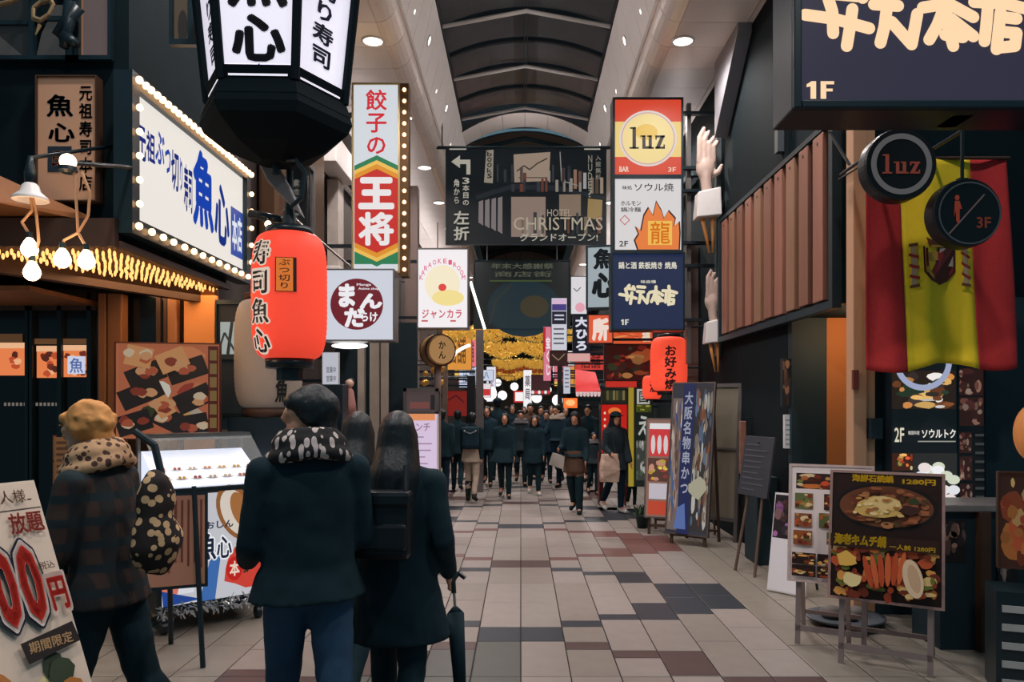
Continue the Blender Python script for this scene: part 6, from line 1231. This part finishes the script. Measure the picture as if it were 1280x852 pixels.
    if hat: MB().ball(hd((0, -.02, .055)), (.100, .108, .075), 14, 8, Ry).lathe([(.10, 0), (.13, -.004), (.13, .004), (.09, .012)], 18, hd((0, .01, .052))).build('hat', hat, o, True)
    # --- coat
    cb = MB(); hz = hem*1.75
    cap(cb, up_((-.135*shape, -.005, 1.392)), up_((.135*shape, -.005, 1.392)), .070, .070, n); cap(cb, up_((0, -.01, 1.44)), up_((0, .0, 1.50)), .084, .070, n)
    for sd in (-1, 1): cap(cb, up_((0, -.01, 1.46)), up_((sd*.150*shape, -.005, 1.392)), .070, .066, n)
    prof = [(1.43, .135, .085), (1.38, .172, .108), (1.28, .178, .126), (1.15, .172, .124), (1.02, .172, .126)]; rings = []
    for z, rx, ry in prof:
        c_ = up_((0, -.004, z)); rings.append([(c_.x+rx*shape*math.cos(2*math.pi*q/24), c_.y+ry*math.sin(2*math.pi*q/24), c_.z) for q in range(24)])
    z0_ = rings[-1][0][2]
    for i in range(1, 6):
        t = i/5; z = z0_*(1-t)+hz*t; rx = .172*shape+flare*t+.006; ry = .126+flare*.85*t+.012*t
        rings.append([(rx*math.cos(2*math.pi*q/24)*(1+.025*t*math.sin(q*math.pi/3)), ry*math.sin(2*math.pi*q/24)*(1+.03*t*math.cos(q*math.pi/2)), z) for q in range(24)])
    cb.loft(rings)
    for sd in A: chain(cb, A[sd][:3], (.070, sleeve, sleeve*.80), n)
    me = remesh(cb, vox, 5); me.materials.append(coat); rumple(me, .008 if near else .006, 6); put('coat', me, o, (0, 0, 0))
    # --- legs
    if skirt:
        kb = MB(); rings = []
        for i in range(5):
            t = i/4; z = (hz+.1)*(1-t)+(hz-.28)*t; rings.append([((.17+.05*t)*math.cos(2*math.pi*q/18), (.13+.05*t)*math.sin(2*math.pi*q/18), z) for q in range(18)])
        me = remesh(MB().loft(rings), vox, 2); me.materials.append(skirt); rumple(me, .006, 8); put('skirt', me, o, (0, 0, 0))
    lb = MB(); lb.ball((0, -.005, .95+dz), (.155, .115, .13), n, 10)
    for sd in J: chain(lb, [J[sd][0], J[sd][1], J[sd][2]+V((0, 0, .03))], (.098, .070, .056), n)
    me = remesh(lb, vox, 3); me.materials.append(legs); rumple(me, .006, 9); put('trousers', me, o, (0, 0, 0))
    for sd in J:
        sb = MB(); an, heel, toe = J[sd][2], J[sd][3], J[sd][4]; chain(sb, [heel, toe], (.045, .040), n); sb.ball(an, (.05, .055, .05), n, 8)
        if boots: chain(sb, [J[sd][0].lerp(J[sd][1], .72), J[sd][1], an] if boots is K_ else [J[sd][1].lerp(an, .25), an], (.084, .075, .060) if boots is K_ else (.066, .056), n)
        sb.v = [(a_, b_, max(.002, c_)) for a_, b_, c_ in sb.v]; me = remesh(sb, .014, 1); me.materials.append(boots or shoe); put('boot' if boots else 'shoe', me, o, (0, 0, 0))
    if collar:
        sb = MB()
        for rr_, zz_, th_ in ((.088, 1.535, .030), (.108, 1.505, .034), (.130, 1.470, .032)):
            pts = [up_((rr_*1.12*math.cos(a), rr_*.86*math.sin(a)-.012, zz_-.022*(zz_ < 1.48)*abs(math.cos(a))-.012*math.sin(a))) for a in [2*math.pi*i/18 for i in range(19)]]; chain(sb, pts, [th_]*19, 8)
        me = remesh(sb, .01, 7 if near else 2); me.materials.append(collar); rumple(me, .005, 16); put('scarf', me, o, (0, 0, 0))
    return o, up_, A, s
def world(o, p): return Matrix.Translation(o.location)@Matrix.Rotation(o.rotation_euler[2], 4, 'Z')@(Vector(p)*o.scale[0])
# ---- near walkers
blond = cloth('blond_hair', (214, 150, 88), .6); pl = plaid('dark_plaid', (34, 34, 36), (64, 48, 42), (22, 40, 46))
d = 3.4; o, up_, A, s = person('blond walker in a dark plaid jacket with a dotted bag on the back', PX(134, d), d, 1.78, 84, pl, .49, .03, K_, hair='curly', hairm=blond, stride=16, arms=((10, 8, 26), (-6, 8, 20)), yaw=4, pitch=12, lean_=6, vox=.012, collar=checker('tan_check_scarf', (190, 150, 112), (70, 44, 34), 34), shape=1.0)
b0 = world(o, up_((-.02, -.24, .97))); r = thing('dotted_bag', 'black cloth bag with cream dots slung behind the blond walker', 'bag', b0, 60); dots = checker('cream_dots', (34, 26, 24), (216, 178, 132), 24)
mb = MB(); mb.ball((0, 0, .14), (.12, .085, .15), 14, 10).ball((0, 0, .32), (.085, .065, .14), 14, 10); me = remesh(mb, .014, 3); me.materials.append(dots); rumple(me, .012, 9); put('bag_body', me, r, (0, 0, 0)); MB().path([(.03, 0, .42), (.02, .04, .56), (-.02, .12, .62)], .016).build('strap', M_dark, r)
d = 3.3; man, up_, A, s = person('man in a long dark coat and black and white scarf turning his head', PX(386, d), d, 1.84, 26, K_, .50, .05, J_, hair='bowl', stride=15, arms=((4, 7, 62), (4, 7, 62)), yaw=80, pitch=2, vox=.012, collar=checker('mono_check_scarf', (18, 18, 20), (206, 190, 184), 24, (1.5, 1.5, .5)), shape=1.08, shoe=mat('brown_leather', (84, 54, 42), .5))
d = 3.72; wom, up_, A, s = person('woman with long straight dark hair in a long black coat, seen from behind', PX(497, d), d, 1.71, -4, K_, .36, .07, K_, hair='long', stride=9, arms=((4, 8, 8), (-8, 11, 50)), vox=.012, shape=1.05)
b0 = world(wom, up_((-.01, -.235, 1.06))); r = thing('leather_backpack', 'small black leather backpack with pale metal strap ends on the long-haired woman', 'backpack', b0, -4); lt = mat('black_leather', (20, 28, 34), .35, 0, .15, 20, .1)
MB().box(-.13, .13, -.07, .07, 0, .30).build('pack_body', lt, r, bevel=.035); MB().box(-.12, .12, -.095, -.06, .05, .17).build('pocket', lt, r, bevel=.015); MB().box(-.135, .135, -.085, .02, .24, .315).build('flap', lt, r, bevel=.02)
for x in (-.12, .11): o2 = MB().tube((x, -.04, .31), (x*.9, .02, .42), .014).build('strap', lt, r); MB().box(x-.012, x+.022, -.055, -.035, .285, .30).build('metal_end', mat('pale_metal', (206, 190, 170), .3, .6, .05), o2)
MB().box(-.085, -.07, -.10, -.085, .19, .24).build('zip_pull', MATS['pale_metal'], r)
hand = world(wom, A[1][2]+A[1][3]*.10); tip = Vector((PX(582, 3.5), 3.5, .06)); top = Vector((hand.x+.02, hand.y-.0, hand.z-.02)); u = (tip-top).normalized(); Lu = (tip-top).length
r = thing('black_umbrella', 'furled black umbrella hanging from the long-haired woman\'s hand', 'umbrella', tip); T = top-tip
q = (T).normalized(); MB().tube((0, 0, 0), q*.06, .004, .008).tube(q*.06, q*Lu*.45, .012, .030, 12).tube(q*Lu*.45, q*Lu*.84, .030, .044, 12).tube(q*Lu*.84, q*Lu*.88, .044, .014, 12).build('furled_cloth', K_, r, True); MB().tube(q*Lu*.79, q*Lu*1.0, .007).build('shaft', M_steel, r); MB().path([q*Lu*.96, q*Lu*1.04, q*Lu*1.08+Vector((.03, 0, 0)), q*Lu*1.05+Vector((.06, 0, 0))], .012).build('handle', M_black, r)
d = 4.55; person('dark-haired woman half hidden between the scarf man and the long-haired woman', PX(447, d), d, 1.70, -10, K_, .45, .05, K_, hair='long', stride=10, vox=.016)
# ---- crowd further down the street, each placed from where the feet meet the paving
def crowd(label, x, yf, yt, rz, **kw):
    d = gd(yf); h = (yf-yt)*d/F; return person(label, PX(x, d), d, h, rz, **kw)
crowd('man in a plain black coat standing by the menu stand, seen from behind', 552, 625, 511, 5, hem=.47, stride=6, coat=K_, legs=N_, shape=1.1)
o, up_, A, s = crowd('walker in black jacket with pale beige skirt and dark boots', 590, 626, 515, -4, hem=.60, stride=10, skirt=BE, legs=BE, boots=cloth('olive_boot', (40, 46, 40)), hair='short', shoe=WSH)
b0 = world(o, up_((0, -.24, 1.05))); r = thing('round_backpack', 'dark rounded backpack with pale buckles on the beige skirt walker', 'backpack', b0); MB().box(-.15, .15, -.08, .08, 0, .38).build('pack_body', TE, r, bevel=.06); MB().path([(-.1, -.08, .3), (0, -.10, .26), (.1, -.08, .3)], .01).build('trim', mat('grey_trim', (110, 124, 126), .5), r)
for x in (-.1, .1): MB().ball((x, -.085, .31), .014, 8, 6).build('buckle', MATS['pale_metal'], r, True)
crowd('woman in a wide black coat walking towards us in the middle of the street', 631, 622, 516, 178, hem=.42, flare=.14, stride=10, hair='bob', shape=1.05)
crowd('slim walker in black coat with a long strap just past the wide coat woman', 668, 618, 519, 182, hem=.40, stride=8, hair='long', coat=K_, shoe=WSH)
crowd('walker in dark coat close behind the slim one, face in shadow', 683, 603, 512, 178, hem=.42, stride=9, hair='short', coat=N_)
o, up_, A, s = crowd('person in dark teal jacket and light collar carrying a white paper bag', 697, 608, 505, 150, hem=.55, stride=12, coat=TE, collar=BE, hair='short', arms=((10, 10, 20), (25, 12, 50)), yaw=-20, legs=N_)
hand = world(o, A[-1][2]); p = P(698, 585, gd(640)-.1); r = thing('white_paper_bag', 'flat white paper bag carried at a slant by the teal jacket walker', 'bag', P(697, 584, gd(608)-.38), 0); MB().box(-.19, .19, -.03, .03, -.0, .26).build('bag_body', mat('white_paper', (206, 198, 190), .6, 0, .05), r, bevel=.006); r.rotation_euler = (0, math.radians(18), math.radians(-10)); MB().path([(-.08, 0, .26), (-.05, 0, .38), (.05, 0, .38), (.08, 0, .26)], .006).build('handle', M_dark, r)
o, up_, A, s = crowd('woman in black jacket, short skirt and tall black boots with head bowed', 719, 641, 514, 165, hem=.56, stride=9, skirt=BR, legs=cloth('tan_legs', (150, 112, 94)), boots=K_, hair='long', pitch=24, arms=((8, 8, 30), (14, 10, 74)))
o, up_, A, s = crowd('woman in a dark cap and coat holding a beige bag near the flyer rack', 769, 640, 514, 200, hem=.42, stride=8, hat=K_, hair='long', coat=G_, legs=N_, arms=((6, 8, 20), (10, 12, 60)), shoe=WSH)
r = thing('beige_shoulder_bag', 'bulky beige fleece bag carried by the woman in the cap', 'bag', P(762, 602, gd(640)-.28), 10); mb = MB(); mb.loft([[(-.15, -.06, 0), (.15, -.06, 0), (.15, .06, 0), (-.15, .06, 0)], [(-.16, -.08, .2), (.16, -.08, .2), (.16, .08, .2), (-.16, .08, .2)], [(-.13, -.04, .44), (.13, -.04, .44), (.13, .04, .44), (-.13, .04, .44)]]); me = remesh(mb, .02, 3); me.materials.append(cloth('beige_fleece', (206, 178, 160))); rumple(me, .012, 9); put('bag_body', me, r, (0, 0, 0)); MB().path([(-.1, 0, .42), (-.06, .03, .75), (.06, .08, .78), (.1, 0, .42)], .012).build('strap', M_dark, r)
crowd('person in grey scarf and dark jacket pushing through beside the boots woman', 742, 618, 540, 190, hem=.5, stride=6, coat=G_, collar=GR, hair='bob')
crowd('child-sized figure in black by the flyer rack', 790, 634, 566, 185, hem=.45, stride=5, hair='bob', shoe=WSH)
i = 0
for lab, x, yf, yt, rz, kw in (('walker in black behind the coat man by the menu stand', 572, 612, 512, 0, dict(coat=K_, hair='short')),
    ('walker in a teal coat left of the wide coat woman', 609, 607, 507, 175, dict(coat=TE, hair='bob')),
    ('walker with light grey scarf right behind the wide coat woman', 651, 606, 511, 180, dict(coat=G_, collar=GR, hair='short')),
    ('tall walker with dark hat deep in the crowd', 622, 600, 497, 5, dict(coat=K_, hat=K_)),
    ('walker in brown coat deep in the crowd', 663, 598, 503, 176, dict(coat=BR, hair='short')),
    ('walker in black deep in the crowd beside the teal jacket', 707, 600, 506, 182, dict(coat=N_, hair='long')),
    ('walker in grey coat far off by the red curtain', 598, 590, 508, -5, dict(coat=GR, hair='short')),
    ('far off walker in black between the hat man and the brown coat', 641, 588, 505, 174, dict(coat=K_, hair='bob')),
    ('far off walker in teal near the white centre sign', 676, 586, 506, 183, dict(coat=TE, hair='short')),
    ('far off walker in beige coat near the tenant list', 689, 582, 507, 177, dict(coat=BE, hair='long')),
    ('distant walker in navy at the street middle', 633, 576, 507, 0, dict(coat=N_, hair='short')),
    ('distant walker in charcoal next to the navy one', 655, 574, 507, 180, dict(coat=G_, hair='bob')),
    ('distant walker in brown left of the street middle', 615, 575, 508, 178, dict(coat=BR, hair='long')),
    ('man in black beside the red lit doorway, half turned', 735, 606, 505, 165, dict(coat=K_, hair='short'))):
    crowd(lab, x, yf, yt, rz, hem=.45, stride=(7+5*(i % 3)), vox=.024, group='crowd deep in the arcade', **kw); i += 1
bpy.data.objects.remove(_to, do_unlink=True); bpy.data.scenes.remove(TS)
for o in list(C.objects):                              # lamps belong to what carries them
    if o.type == 'LIGHT' and o.parent is None: o.name = o.data.name
